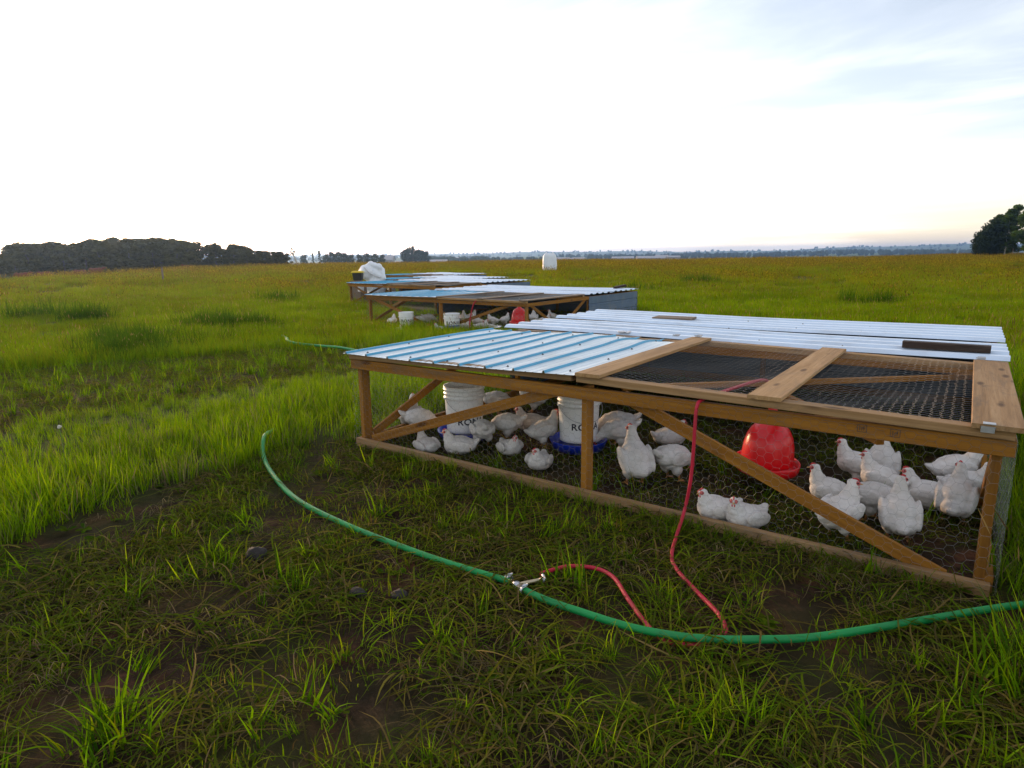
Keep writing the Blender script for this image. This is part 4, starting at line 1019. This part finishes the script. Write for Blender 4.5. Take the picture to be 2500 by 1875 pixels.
C1 = [
 (0.03, 0.61, 'stand', 70, 0.8, 'white chicken with raised head at the far left, behind the pecking one'),
 (0.21, 0.55, 'feed', 10, 0.8, 'white chicken at the far left pecking towards the left pail'),
 (0.61, 0.2, 'sit_l', 120, 0.68, 'white chicken sitting with its back turned under the left brace'),
 (0.85, 0.32, 'sit', 178, 0.78, 'white chicken sitting side on, facing left, in front of the left pail'),
 (0.89, 0.57, 'feed', 100, 0.78, 'round white rump beside the left pail, head hidden'),
 (0.95, 0.83, 'feed', 165, 0.8, 'chicken stooping behind the rump beside the left pail'),
 (1.2, 0.52, 'sit_r', -60, 0.68, 'chicken sitting between the two pails, red face turned right'),
 (1.32, 0.82, 'stand', 20, 0.78, 'shaded chicken standing just left of the middle pail, facing right'),
 (1.58, 0.36, 'sit_r', -105, 0.7, 'chicken sitting low in front of the middle pail, red comb raised'),
 (0.35, 1.5, 'feed', 0, 0.8, 'shaded chicken behind the left pail at its rim height'),
 (0.6, 1.75, 'stand', 180, 0.8, 'farthest shaded chicken right of the left pail'),
 (0.95, 1.2, 'sit', 180, 0.85, 'dim chicken resting behind the left brace'),
 (1.75, 1.28, 'feed', 180, 0.9, 'dim chicken pecking at the right side of the middle pail'),
 (1.85, 1.1, 'feed', 195, 0.85, 'grey shaded chicken stooping right of the middle pail'),
 (2.3, 0.45, 'tall', 112, 0.92, 'white chicken standing tall with its back turned, right of the middle post'),
 (2.48, 0.67, 'feed', 50, 0.86, 'white chicken stooping behind the right brace, only its round body showing'),
 (2.15, 1.45, 'sit', 20, 0.8, 'pale chicken glimpsed above the top of the right brace'),
 (2.95, 0.17, 'sit', -150, 0.76, 'left one of the two white chickens sitting together on the front rail'),
 (3.12, 0.15, 'sit_l', -135, 0.76, 'right one of the pair sitting on the front rail, tail up'),
 (3.54, 1.22, 'stand', 175, 0.8, 'white chicken facing left, highest of the flock right of the red drinker'),
 (3.67, 1.33, 'tall', 95, 0.84, 'white chicken with its back turned, head hidden by the front beam'),
 (3.49, 0.58, 'stand', 172, 0.78, 'white chicken facing left, its breast hidden behind the one at the brace'),
 (3.58, 0.27, 'stand_r', 60, 0.82, 'white chicken standing at the right brace, red face turned right'),
 (3.7, 0.66, 'feed', 150, 0.78, 'white chicken body filling the gap between the two nearest standing ones'),
 (3.7, 1.02, 'stand', 165, 0.76, 'white chicken facing left behind a grass blade, middle of the flock'),
 (3.85, 0.43, 'tall_r', 100, 0.8, 'nearest white chicken seen from behind, soiled tail, right of the brace'),
 (3.95, 1.05, 'sit', 172, 0.9, 'white chicken facing left with a bare red patch near its tail'),
 (4.09, 0.88, 'tall', 85, 0.8, 'white chicken seen from behind beside the right post'),
 (4.08, 1.45, 'stand', 20, 0.85, 'white chicken at the back right, tail to the left'),
 (4.14, 1.22, 'stand', 0, 0.75, 'white chicken with red face peeping past the right post'),
]
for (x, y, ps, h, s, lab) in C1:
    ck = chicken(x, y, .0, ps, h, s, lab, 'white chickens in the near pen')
    if 'red patch' in lab:
        bm = bmesh.new(); bmesh.ops.create_icosphere(bm, subdivisions=3, radius=1)
        for v in bm.verts: v.co = Vector((v.co.x*.034-.105, v.co.y*.03+.075, v.co.z*.036+.10))
        me = bpy.data.meshes.new('bare_skin'); bm.to_mesh(me); bm.free(); link('bare_skin', me, 'skin_pink', ck, True)
C2 = [
 (958, 800, 'stand', 60, 1.0, 'white chicken standing left of the left pail in the second pen'),
 (970, 812, 'sit', 10, .8, 'small white chicken in grass below the left pail of the second pen'),
 (1026, 797, 'feed', 20, 1.05, 'dark shaded chicken right of the left pail in the second pen'),
 (1048, 792, 'feed', 10, 1.1, 'shaded chicken stooping left of the second pen middle post'),
 (1075, 812, 'sit', 170, 1.0, 'chicken sitting at the foot of the second pen middle post'),
 (1134, 806, 'sit', 10, 1.1, 'bright white chicken in front of the right pail in the second pen'),
 (1134, 790, 'stand', 100, 1.0, 'sunlit orange tinted chicken right of the right pail in the second pen'),
 (1150, 788, 'stand', 0, 1.0, 'chicken with raised head beside the red hose of the second pen'),
 (1166, 800, 'stand', 180, 1.0, 'chicken just right of the red hose in the second pen'),
 (1176, 806, 'sit', 0, 1.15, 'large white chicken sitting under the right brace of the second pen'),
 (1196, 808, 'sit', 175, 1.1, 'white chicken nearest the front under the second pen right brace'),
 (1204, 798, 'stand', 170, 1.0, 'white chicken behind the brace left of the second pen drinker'),
 (1233, 795, 'stand', 40, .95, 'white chicken just left of the red drinker in the second pen'),
 (1303, 792, 'stand', 90, 1.1, 'chicken right of the red drinker and corner post of the second pen'),
 (1328, 792, 'sit', 0, 1.2, 'wide pale chicken resting by the side brace of the second pen'),
 (1351, 788, 'stand', 180, 1.0, 'rightmost chicken of the second pen below the side brace crossing'),
]
for (px, py, ps, h, s, lab) in C2:
    q = at(px, py, -.2); chicken(q.x, q.y, -.2, ps, h, s*.85, lab, 'chickens in the second pen')
# fittings of the farther pens
q = at(993, 803, -.2); feeder((q.x, q.y, -.2), face(q.x, q.y)+.1, 'white pail in the left bay of the second pen', pan=False, band=False, scale=1.05, text=.066, tz=.20)
q = at(1104, 810, -.2); feeder((q.x, q.y, -.2), face(q.x, q.y)+.1, 'white pail with a blue base band in the second pen, right of its middle post', pan=False, band=True, scale=1.1, text=.066, tz=.20)
q = at(1268, 800, -.1); drinker((q.x, q.y, -.02), .2, 'red bell drinker hanging inside the second pen', 1.1, 0, .1)
q = at(957, 716, .0); feeder((q.x, q.y, -.16), face(q.x, q.y), 'dull white pail in the third pen', pan=False, text=0)
def onpen2(lx, ly, z): return (-8.83+lx*math.cos(.023)+ly*math.sin(.023), 8.155-lx*math.sin(.023)+ly*math.cos(.023), z-.22)
g = tube('red_hose', [onpen2(3.9, .7, .75), onpen2(3.78, .2, .76), onpen2(3.72, -.03, .73), onpen2(3.64, -.06, .55), onpen2(3.58, -.07, .3), onpen2(3.55, -.1, .06), onpen2(3.5, -.4, .03)], .014, 'hose_red'); tag(g, 'red hose hanging over the front beam of the second pen', 'hose', 'red hoses')

# ------------------------------------------------------------------ bags and tote in the field
def bulk_bag(name, loc, w, h, seed, label, slump=0.0):
    root = empty(name, loc, seed*.7); tag(root, label, 'bulk bag', 'white bulk bags')
    bm = bmesh.new(); bmesh.ops.create_cube(bm, size=1.0); bmesh.ops.subdivide_edges(bm, edges=bm.edges[:], cuts=15, use_grid_fill=True)
    for v in bm.verts:
        x, y, z = v.co; z01 = z+.5
        rr = math.hypot(x, y)+1e-6; k = max(abs(x), abs(y))/rr
        sq = .55+.45*k; f = 1+.09*math.sin(math.pi*min(1, z01*1.1))
        if z01 > .82: f *= 1-.35*((z01-.82)/.18)**2*(1 if not slump else .6)
        X, Y = x*sq*1.15*f, y*sq*1.15*f; Z = z01
        n = mnoise.noise(Vector((x*3, y*3, z*3+seed)))*.05+mnoise.noise(Vector((x*7, y*7, z*5+seed)))*.03
        pl = .025*math.sin(math.atan2(y, x)*14+seed)*max(0, z01-.55)
        X, Y = X*(1+n+pl), Y*(1+n+pl)
        if slump:
            Z += slump*(.35*mnoise.noise(Vector((x*2.4+seed, y*2.4, 1)))-.25*max(0, x+.1))*z01; X += slump*.35*z01*z01*(-1); n2 = mnoise.noise(Vector((x*3.2, y*3.2+seed, z*3.2))); n3 = abs(mnoise.noise(Vector((x*6+seed, y*6, z*6)))); X += .16*n2*(1 if x < 0 else -1)+.1*(n3-.2)*x; Y += .14*n2+.1*(n3-.2)*y; Z += .07*n3*z01
        v.co = Vector((X*w, Y*w, Z*h))
    me = bpy.data.meshes.new('bag_body'); bm.to_mesh(me); bm.free(); link('bag_body', me, 'bag_white', root, True)
    for s, q in (((-1, -1), (1, -1), (-1, 1), (1, 1)) if not slump else ()):
        tube('lifting_loop', [(s*w*.40, q*w*.30, h*.80), (s*w*.36, q*w*.3, h*1.0), (s*w*.2, q*w*.28, h*1.06), (s*w*.12, q*w*.3, h*.93)], .022, 'bag_white', root, 6, 4)
    return root
x, y = polar(1343.5, 60); bulk_bag('bulk_bag', (x, y, gz(x, y)-.05), 1.03, 1.78, 3, 'upright white bulk bag standing alone in the field near the horizon')
x, y = polar(917, 27.0); rt = empty('bulk_bag', (x, y, gz(x, y)), YAW); tag(rt, 'slumped crumpled white bulk bag behind the third pen', 'bulk bag', 'white bulk bags')
me = blob_mesh('bag_body', [((.12, 0, .45), (.40, .42, .5), (0, 0, 0)), ((-.14, 0, 1.08), (.40, .38, .34), (0, .3, 0)), ((.20, .05, .95), (.32, .33, .45), (0, 0, 0)), ((.02, 0, 1.36), (.26, .25, .16), (0, .2, 0)), ((.30, -.1, 1.28), (.14, .2, .16), (0, 0, 0))], .035, 3, .05, 4.5)
me.materials.append(M['bag_white']); link('bag_body', me, None, rt)
tube('tie_cord', [(-.25, -.35, 1.3), (-.05, -.42, 1.1), (.2, -.44, .95), (.42, -.35, .9)], .02, 'rag_white', rt, 6, 4)
x, y = polar(882, 25.8); t = empty('storage_tote', (x, y, gz(x, y)+.80), .5); tag(t, 'black storage tote with a yellow lid beside the slumped bag', 'tote')
bm = bmesh.new(); bmesh.ops.create_cube(bm, size=1.0)
for v in bm.verts:
    f = .82 if v.co.z < 0 else 1.0; v.co = Vector((v.co.x*.38*f, v.co.y*.3*f, (v.co.z+.5)*.30))
bmesh.ops.bevel(bm, geom=bm.edges[:], offset=.025, segments=2, affect='EDGES'); me = bpy.data.meshes.new('tub'); bm.to_mesh(me); bm.free(); link('tub', me, 'tote_black', t)
box('lid', (0, 0, .325), (.43, .35, .05), 'lid_yellow', t, bev=.015); box('lid_panel', (0, 0, .36), (.34, .26, .02), 'lid_yellow', t, bev=.006)
b = box('wooden_crate', (x, y, gz(x, y)+.39), (.5, .4, .80), 'grey_wood', None, bev=.01); tag(b, 'wooden crate under the black tote', 'crate')
x, y = polar(887, 25.2); b = box('wooden_crate', (x, y, gz(x, y)+.2), (.36, .34, .436), 'grey_wood', None, bev=.01); tag(b, 'low crate under the small white pail beside the tote', 'crate')
q = feeder((x, y, gz(x, y)+.418), 0, 'small white pail standing below the black tote', pan=False, text=0, scale=.75)
x, y = polar(412, 52); pst = tube('fence_post', [(x, y, gz(x, y)-.1), (x+.02, y, gz(x, y)+.6), (x+.03, y, gz(x, y)+1.1)], .055, 'grey_post', None, 8, 2); tag(pst, 'single weathered fence post standing in the left field', 'post')

# ------------------------------------------------------------------ cattle
def cow_mesh(graze):
    E_ = [((0, 0, .95), (.78, .30, .34), (0, 0, 0)), ((.5, 0, .95), (.38, .30, .40), (0, 0, 0)), ((-.55, 0, .98), (.35, .29, .36), (0, 0, 0)), ((0, 0, .82), (.6, .31, .30), (0, 0, 0))]
    for sx in (.55, -.62):
        for s in (-1, 1):
            E_ += [((sx, s*.17, .6), (.13, .10, .24), (0, 0, 0)), ((sx+(.03 if sx < 0 else 0), s*.17, .33), (.07, .065, .22), (0, 0, 0)), ((sx, s*.17, .1), (.055, .055, .16), (0, 0, 0))]
    if graze: E_ += [((.85, 0, .85), (.25, .14, .2), (0, .7, 0)), ((1.05, 0, .6), (.2, .11, .16), (0, .9, 0)), ((1.2, 0, .35), (.24, .1, .12), (0, 1.0, 0))]
    else: E_ += [((.88, 0, 1.15), (.25, .15, .2), (0, -.6, 0)), ((1.05, 0, 1.32), (.16, .12, .15), (0, 0, 0)), ((1.22, 0, 1.28), (.22, .1, .11), (0, .35, 0))]
    E_ += [((-.9, 0, .85), (.04, .04, .35), (0, .1, 0))]
    for s in (-1, 1): E_.append(((1.0 if not graze else 1.08, s*.17, 1.38 if not graze else .62), (.04, .1, .05), (0, 0, 0)))
    me = blob_mesh('cow_body', E_, .045, 4); return me
CM = {}
for k, gr, mt in (('a', False, 'cow_red'), ('b', True, 'cow_red'), ('c', True, 'cow_dark')):
    CM[k] = cow_mesh(gr); CM[k].materials.append(M[mt])
hornm = None
for px, dd, k, h, lab in ((73, 88, 'a', 20, 'rust red cow farthest left in front of the trees'), (106, 96, 'c', 170, 'dark brown cow between two red ones at far left'), (128, 92, 'b', 0, 'red grazing cow right of the dark one'),
                          (214, 98, 'b', 180, 'red cow mostly hidden by grass left of the bright one'), (253, 92, 'a', 10, 'largest bright rust red cow before the dark grove'), (477, 112, 'a', 185, 'lone red cow at the right, under the tall middle of the grove')):
    x, y = polar(px, dd); a = math.atan2(y-CAM.y, x-CAM.x)-math.pi/2+rad(h)
    rt = empty('cow', (x, y, gz(x, y)), a, (.8, .8, .8)); tag(rt, lab, 'cow', 'cattle in front of the left grove'); link('body', CM[k], None, rt)

# ------------------------------------------------------------------ trees
def crown_mesh(name, H, Rc, base, n, leaf, seed, shape='aspen', material='leaf_aspen'):
    g = np.random.default_rng(seed); V, F = [], []
    nb = 26; cl = []
    for i in range(nb):
        t = g.random()
        zz = base+(H-base)*t
        prof = {'aspen': math.sin(math.pi*min(1, .12+.86*t))**.6, 'round': math.sqrt(max(.05, 1-(2*t-1)**2)), 'spruce': (1-t)*1.0+.06}[shape]
        a = g.uniform(0, 2*np.pi); q = Rc*prof*g.uniform(.35, 1.0)*.8
        cl.append((q*math.cos(a), q*math.sin(a), zz, Rc*g.uniform(.22, .42)*(1 if shape != 'spruce' else .6)))
    cl.append((0, 0, H-Rc*.2, Rc*.3))
    for i in range(n):
        c = cl[g.integers(len(cl))]; d = g.normal(size=3); d /= np.linalg.norm(d); p_ = np.array(c[:3])+d*c[3]*g.uniform(.55, 1.05)
        nrm = d+g.normal(0, .6, 3); nrm /= np.linalg.norm(nrm); u = np.cross(nrm, g.normal(size=3)); u /= np.linalg.norm(u); w = np.cross(nrm, u)
        s = leaf*g.uniform(.6, 1.3); b = len(V)
        V += [tuple(p_-u*s), tuple(p_-w*s*.55), tuple(p_+u*s), tuple(p_+w*s*.55)]; F.append((b, b+1, b+2, b+3))
    me = mesh_from(name, V, F); me.materials.append(M[material]); return me
def trunk_mesh(name, H, r, base, seed, material):
    g = random.Random(seed); V, F = [], []
    def limb(p, q, ra, rb, n=6):
        p, q = Vector(p), Vector(q); d = (q-p).normalized(); s = d.cross(Vector((.3, .9, .1))).normalized(); u = s.cross(d); b = len(V)
        for c0, rr in ((p, ra), (q, rb)):
            for k in range(n):
                a = 2*math.pi*k/n; V.append(c0+s*math.cos(a)*rr+u*math.sin(a)*rr)
        for k in range(n): j = (k+1) % n; F.append((b+k, b+j, b+n+j, b+n+k))
    pts = [Vector((0, 0, -.3))]
    for i in range(1, 6): pts.append(Vector((g.uniform(-.12, .12)*i*.5, g.uniform(-.12, .12)*i*.5, H*.92*i/5)))
    for i in range(5): limb(pts[i], pts[i+1], r*(1-.17*i), r*(1-.17*(i+1)))
    for i in range(9):
        t = g.uniform(base/H*.8, .85); p = pts[0].lerp(pts[5], t); a = g.uniform(0, 6.28); L = H*.18*(1.1-t)
        limb(p, p+Vector((math.cos(a)*L, math.sin(a)*L, L*.7)), r*.35*(1-t*.5), r*.08, 4)
    me = mesh_from(name, V, F); me.materials.append(M[material]); return me
TP = {}
for i in range(4):
    TP['g%d' % i] = (trunk_mesh('trunk', 8, .14, 2.0, i, 'bark_dark'), crown_mesh('crown', 8.4, 2.3, .5, 3000, .24, 200+i, 'aspen', 'leaf_dark'))
for i in range(3):
    TP['a%d' % i] = (trunk_mesh('trunk', 13, .17, 3.5, 10+i, 'bark_pale'), crown_mesh('crown', 13.5, 2.5, 1.6, 4200, .27, 220+i, 'aspen', 'leaf_aspen'))
TP['s0'] = (trunk_mesh('trunk', 7, .12, 1.0, 31, 'bark_dark'), crown_mesh('crown', 7.2, 1.6, .4, 1800, .22, 240, 'spruce', 'leaf_far'))
TP['s1'] = (trunk_mesh('trunk', 6, .12, 1.0, 32, 'bark_dark'), crown_mesh('crown', 6.4, 2.6, .6, 2000, .26, 241, 'round', 'leaf_far'))
def tree(kind, x, y, s, label, group, dz=0.0, wide=1.0):
    rt = empty('tree', (x, y, gz(x, y)+dz), random.uniform(0, 6.28), (s*wide*random.uniform(.92, 1.08), s*wide*random.uniform(.92, 1.08), s)); tag(rt, label, 'tree', group)
    link('trunk', TP[kind][0], None, rt); link('crown', TP[kind][1], None, rt); return rt
# left grove: outline of tree tops (bearing, height above eye level in image units)
GX = [-60, 0, 40, 60, 75, 100, 130, 160, 200, 212, 260, 330, 420, 500, 560, 620, 660, 690, 720]
GY = [600, 623, 624, 612, 600, 597, 600, 597, 606, 593, 588, 590, 588, 593, 598, 606, 614, 621, 628]
for i in range(130):
    px = random.uniform(-230, 716) if i > 14 else random.uniform(30, 210)
    dd = random.uniform(132, 168)
    if px < 60: dd += 25
    x, y = polar(px, dd); ytop = np.interp(px, GX, GY)+random.uniform(-2, 10)
    yh = 618.5-(px-1345)*.0106+3
    top = 1.547+(yh-ytop)/FPX*dd*math.cos(az_of(px)); h = max(3.2, top-gz(x, y))
    tree('g%d' % (i % 4), x, y, h/8.3, 'dark leafy tree in the grove at left', 'trees of the left grove', wide=2.0)
for i in range(52):
    px = random.uniform(2376, 2950); dd = random.uniform(150, 185) if i > 10 else random.uniform(150, 158)
    x, y = polar(px, dd); ytop = np.interp(px, [2370, 2400, 2440, 2500, 2600, 3000], [572, 540, 512, 483, 450, 420])+random.uniform(0, 22)
    yh = 618.5-(px-1345)*.0106+3; top = 1.547+(yh-ytop)/FPX*dd*math.cos(az_of(px)); h = top-gz(x, y)
    tree('a%d' % (i % 3), x, y, h/13.4, 'green tree in the grove at the right edge', 'trees of the right grove', wide=1.4)
for i, px in enumerate((2368, 2374, 2384, 2396, 2412)):
    x, y = polar(px, 149+i); tree('s1', x, y, .55+.12*i, 'low bushy tree at the edge of the right grove', 'edge bushes of the right grove')
# trees standing singly beyond the field
SING = [(755, 300, 's1', 7.0), (776, 320, 's0', 9.0), (792, 310, 's0', 10.5), (808, 330, 's1', 8.5), (822, 320, 's1', 9.6), (838, 325, 's1', 10.0), (852, 320, 's1', 9.2), (868, 330, 's1', 8.8), (888, 340, 's1', 9.0), (905, 335, 's1', 9.6), (925, 340, 's1', 9.4), (942, 345, 's1', 9.0)]
for px, dd, k, h in SING:
    x, y = polar(px, dd); tree(k, x, y, .72*h/(7.1 if k == 's0' else 6.3), 'hazy tree in the row beyond the field, right of the left grove', 'row of trees beyond the field')
for px, dd, k, h in [(998, 420, 's1', 15), (1008, 425, 's1', 17), (1016, 420, 's0', 19), (1026, 430, 's1', 15.5), (1038, 425, 's1', 14.5), (1047, 420, 's1', 13.5)]:
    x, y = polar(px, dd); tree(k, x, y, .68*h/(7.1 if k == 's0' else 6.3), 'dark tree of the dense clump on the horizon above the far pens', 'dark clump of trees on the horizon')
# pale leaning dead tree
x, y = polar(735, 150); rt = empty('dead_tree', (x, y, gz(x, y))); tag(rt, 'pale leaning tree with a sparse top at the end of the left grove', 'tree')
tube('trunk', [(0.5, .4, -.2), (.2, .1, 1.2), (-.2, -.1, 2.4), (-.5, -.4, 3.4)], .28, 'bark_pale', rt, 8, 3, rfun=lambda t: 1-.6*t)
cm = crown_mesh('crown', 1.6, .8, 0, 220, .14, 260, 'round', 'leaf_dark'); o = link('crown', cm, None, rt); o.location = (-.5, -.5, 2.7)

# belts of woodland across the valley, far too many to tell apart
def wood_belt(name, px0, px1, d0, d1, n, h0, h1, label, seed):
    g = random.Random(seed); bm = bmesh.new()
    for i in range(n):
        px = g.uniform(px0, px1); dd = g.uniform(d0, d1); x, y = polar(px, dd); h = g.uniform(h0, h1); z0 = gz(x, y)
        ret = bmesh.ops.create_icosphere(bm, subdivisions=2, radius=1.0); w = h*g.uniform(.35, .6)
        for v in ret['verts']:
            nn = 1+.28*mnoise.noise(v.co*2.3+Vector((i*1.7, 0, 0)))
            v.co = Vector((x+v.co.x*w*nn, y+v.co.y*w*nn, z0+h*.5+v.co.z*h*.52*nn))
    me = bpy.data.meshes.new(name); bm.to_mesh(me); bm.free(); o = link(name, me, 'leaf_far', None); tag(o, label, 'woodland', kind='stuff'); return o
wood_belt('woodland', 1060, 1200, 760, 900, 70, 7, 10, 'hazy woodland on the horizon right of the dark clump', 1)
wood_belt('woodland', 1205, 1345, 900, 1100, 34, 5, 9, 'low hedge trees on the horizon left of the upright bag', 2)
wood_belt('woodland', 1345, 1900, 1250, 1800, 230, 6, 10, 'long blue woodland belt across the middle of the horizon', 3)
wood_belt('woodland', 1880, 2420, 1500, 2100, 230, 7, 12, 'long blue woodland belt left of the right grove', 4)
wood_belt('woodland', 600, 1200, 1500, 2300, 150, 6, 10, 'faint far woodland behind the row of trees', 5)
wood_belt('woodland', 1300, 2500, 2600, 4300, 300, 8, 13, 'faintest far woodland along the hills', 6)
wood_belt('woodland', 500, 1300, 2600, 4300, 180, 8, 12, 'faintest far woodland at the left of the hills', 8)

# farm buildings in the valley
def shed(px, dd, L, Wd, hw, hr, rz, label, dz=0.0):
    x, y = polar(px, dd); rt = empty('farm_shed', (x, y, gz(x, y)+dz), rz); tag(rt, label, 'building', 'farm buildings in the valley')
    a, b = L/2, Wd/2
    link('wall', mesh_from('wall', [(-a, -b, -3), (a, -b, -3), (a, b, -3), (-a, b, -3), (-a, -b, hw), (a, -b, hw), (a, b, hw), (-a, b, hw), (-a, 0, hw+hr), (a, 0, hw+hr)],
         [(0, 1, 5, 4), (2, 3, 7, 6), (1, 2, 6, 9, 5), (3, 0, 4, 8, 7)]), 'shed_wall', rt)
    e = .5; ov = hr*e/b
    link('roof', mesh_from('roof', [(-a-e, -b-e, hw-ov+.05), (a+e, -b-e, hw-ov+.05), (a+e, 0, hw+hr+.05), (-a-e, 0, hw+hr+.05), (-a-e, b+e, hw-ov+.05), (a+e, b+e, hw-ov+.05),
                                  (-a-e, -b-e, hw-ov+.3), (a+e, -b-e, hw-ov+.3), (a+e, 0, hw+hr+.3), (-a-e, 0, hw+hr+.3), (-a-e, b+e, hw-ov+.3), (a+e, b+e, hw-ov+.3)],
         [(6, 7, 8, 9), (9, 8, 11, 10), (0, 3, 2, 1), (3, 4, 5, 2), (0, 1, 7, 6), (4, 10, 11, 5), (1, 2, 8, 7), (2, 5, 11, 8), (0, 6, 9, 3), (3, 9, 10, 4)]), 'shed_roof', rt)
    box('door', (0, -b-.06, hw*.4-.6), (L*.22, .12, hw*.8+.8), 'shed_dark', rt)
    return rt
for i, (px, dd, L, Wd, hw, hr, rz, lab) in enumerate([(957, 520, 8, 7, 6.5, 3, .5, 'white farmhouse gable right of the row of trees'), (972, 540, 11, 7, 3.5, 1.5, .7, 'low pale shed beside the white farmhouse'), (1070, 640, 22, 10, 4.5, 2, .6, 'long pale shed right of the dark tree clump'),
        (1112, 900, 22, 11, 5.5, 2.6, .5, 'white roofed barn among the hazy trees'), (1372, 850, 20, 10, 4.5, 2.4, .6, 'pinkish barn just right of the upright bag'), (1392, 870, 13, 9, 4, 2, .9, 'small shed second right of the upright bag'),
        (1412, 860, 16, 9, 4.5, 2, .5, 'grey shed third right of the upright bag'), (1505, 900, 13, 8, 5, 2, .6, 'pale shed at the left of the long farmyard'), (1530, 900, 16, 9, 5, 2.2, .5, 'second pale shed of the long farmyard'),
        (1585, 880, 36, 12, 5, 2.4, .62, 'longest grey barn of the farmyard right of centre'), (1612, 900, 16, 10, 6, 2.6, .6, 'taller barn at the right end of the longest one'), (1640, 890, 16, 9, 6, 1.5, .55, 'rightmost shed of the farmyard')]):
    shed(px, dd, L, Wd, hw, hr, rz, lab)

# ------------------------------------------------------------------ haze over the valley
HAZE = 1
if HAZE:
    me = bpy.data.meshes.new('haze'); bm = bmesh.new(); bmesh.ops.create_cube(bm, size=1.0)
    zlo, zhi = -46.0, 48.0
    for v in bm.verts: v.co = Vector((v.co.x*13200, v.co.y*13200, (zlo+zhi)/2+v.co.z*(zhi-zlo)))
    bm.to_mesh(me); bm.free()
    hm_ = bpy.data.materials.new('haze'); hm_.use_nodes = True; nt = hm_.node_tree; nt.nodes.clear()
    out = nt.nodes.new('ShaderNodeOutputMaterial'); pv = nt.nodes.new('ShaderNodeVolumePrincipled')
    pv.inputs['Color'].default_value = (0.35, 0.58, 1.0, 1); pv.inputs['Density'].default_value = 0.00021; pv.inputs['Anisotropy'].default_value = 0.7
    nt.links.new(pv.outputs[0], out.inputs['Volume'])
    me.materials.append(hm_); o = bpy.data.objects.new('haze', me); COL.objects.link(o); o['kind'] = 'stuff'; o['label'] = 'thin blue evening haze over the valley'
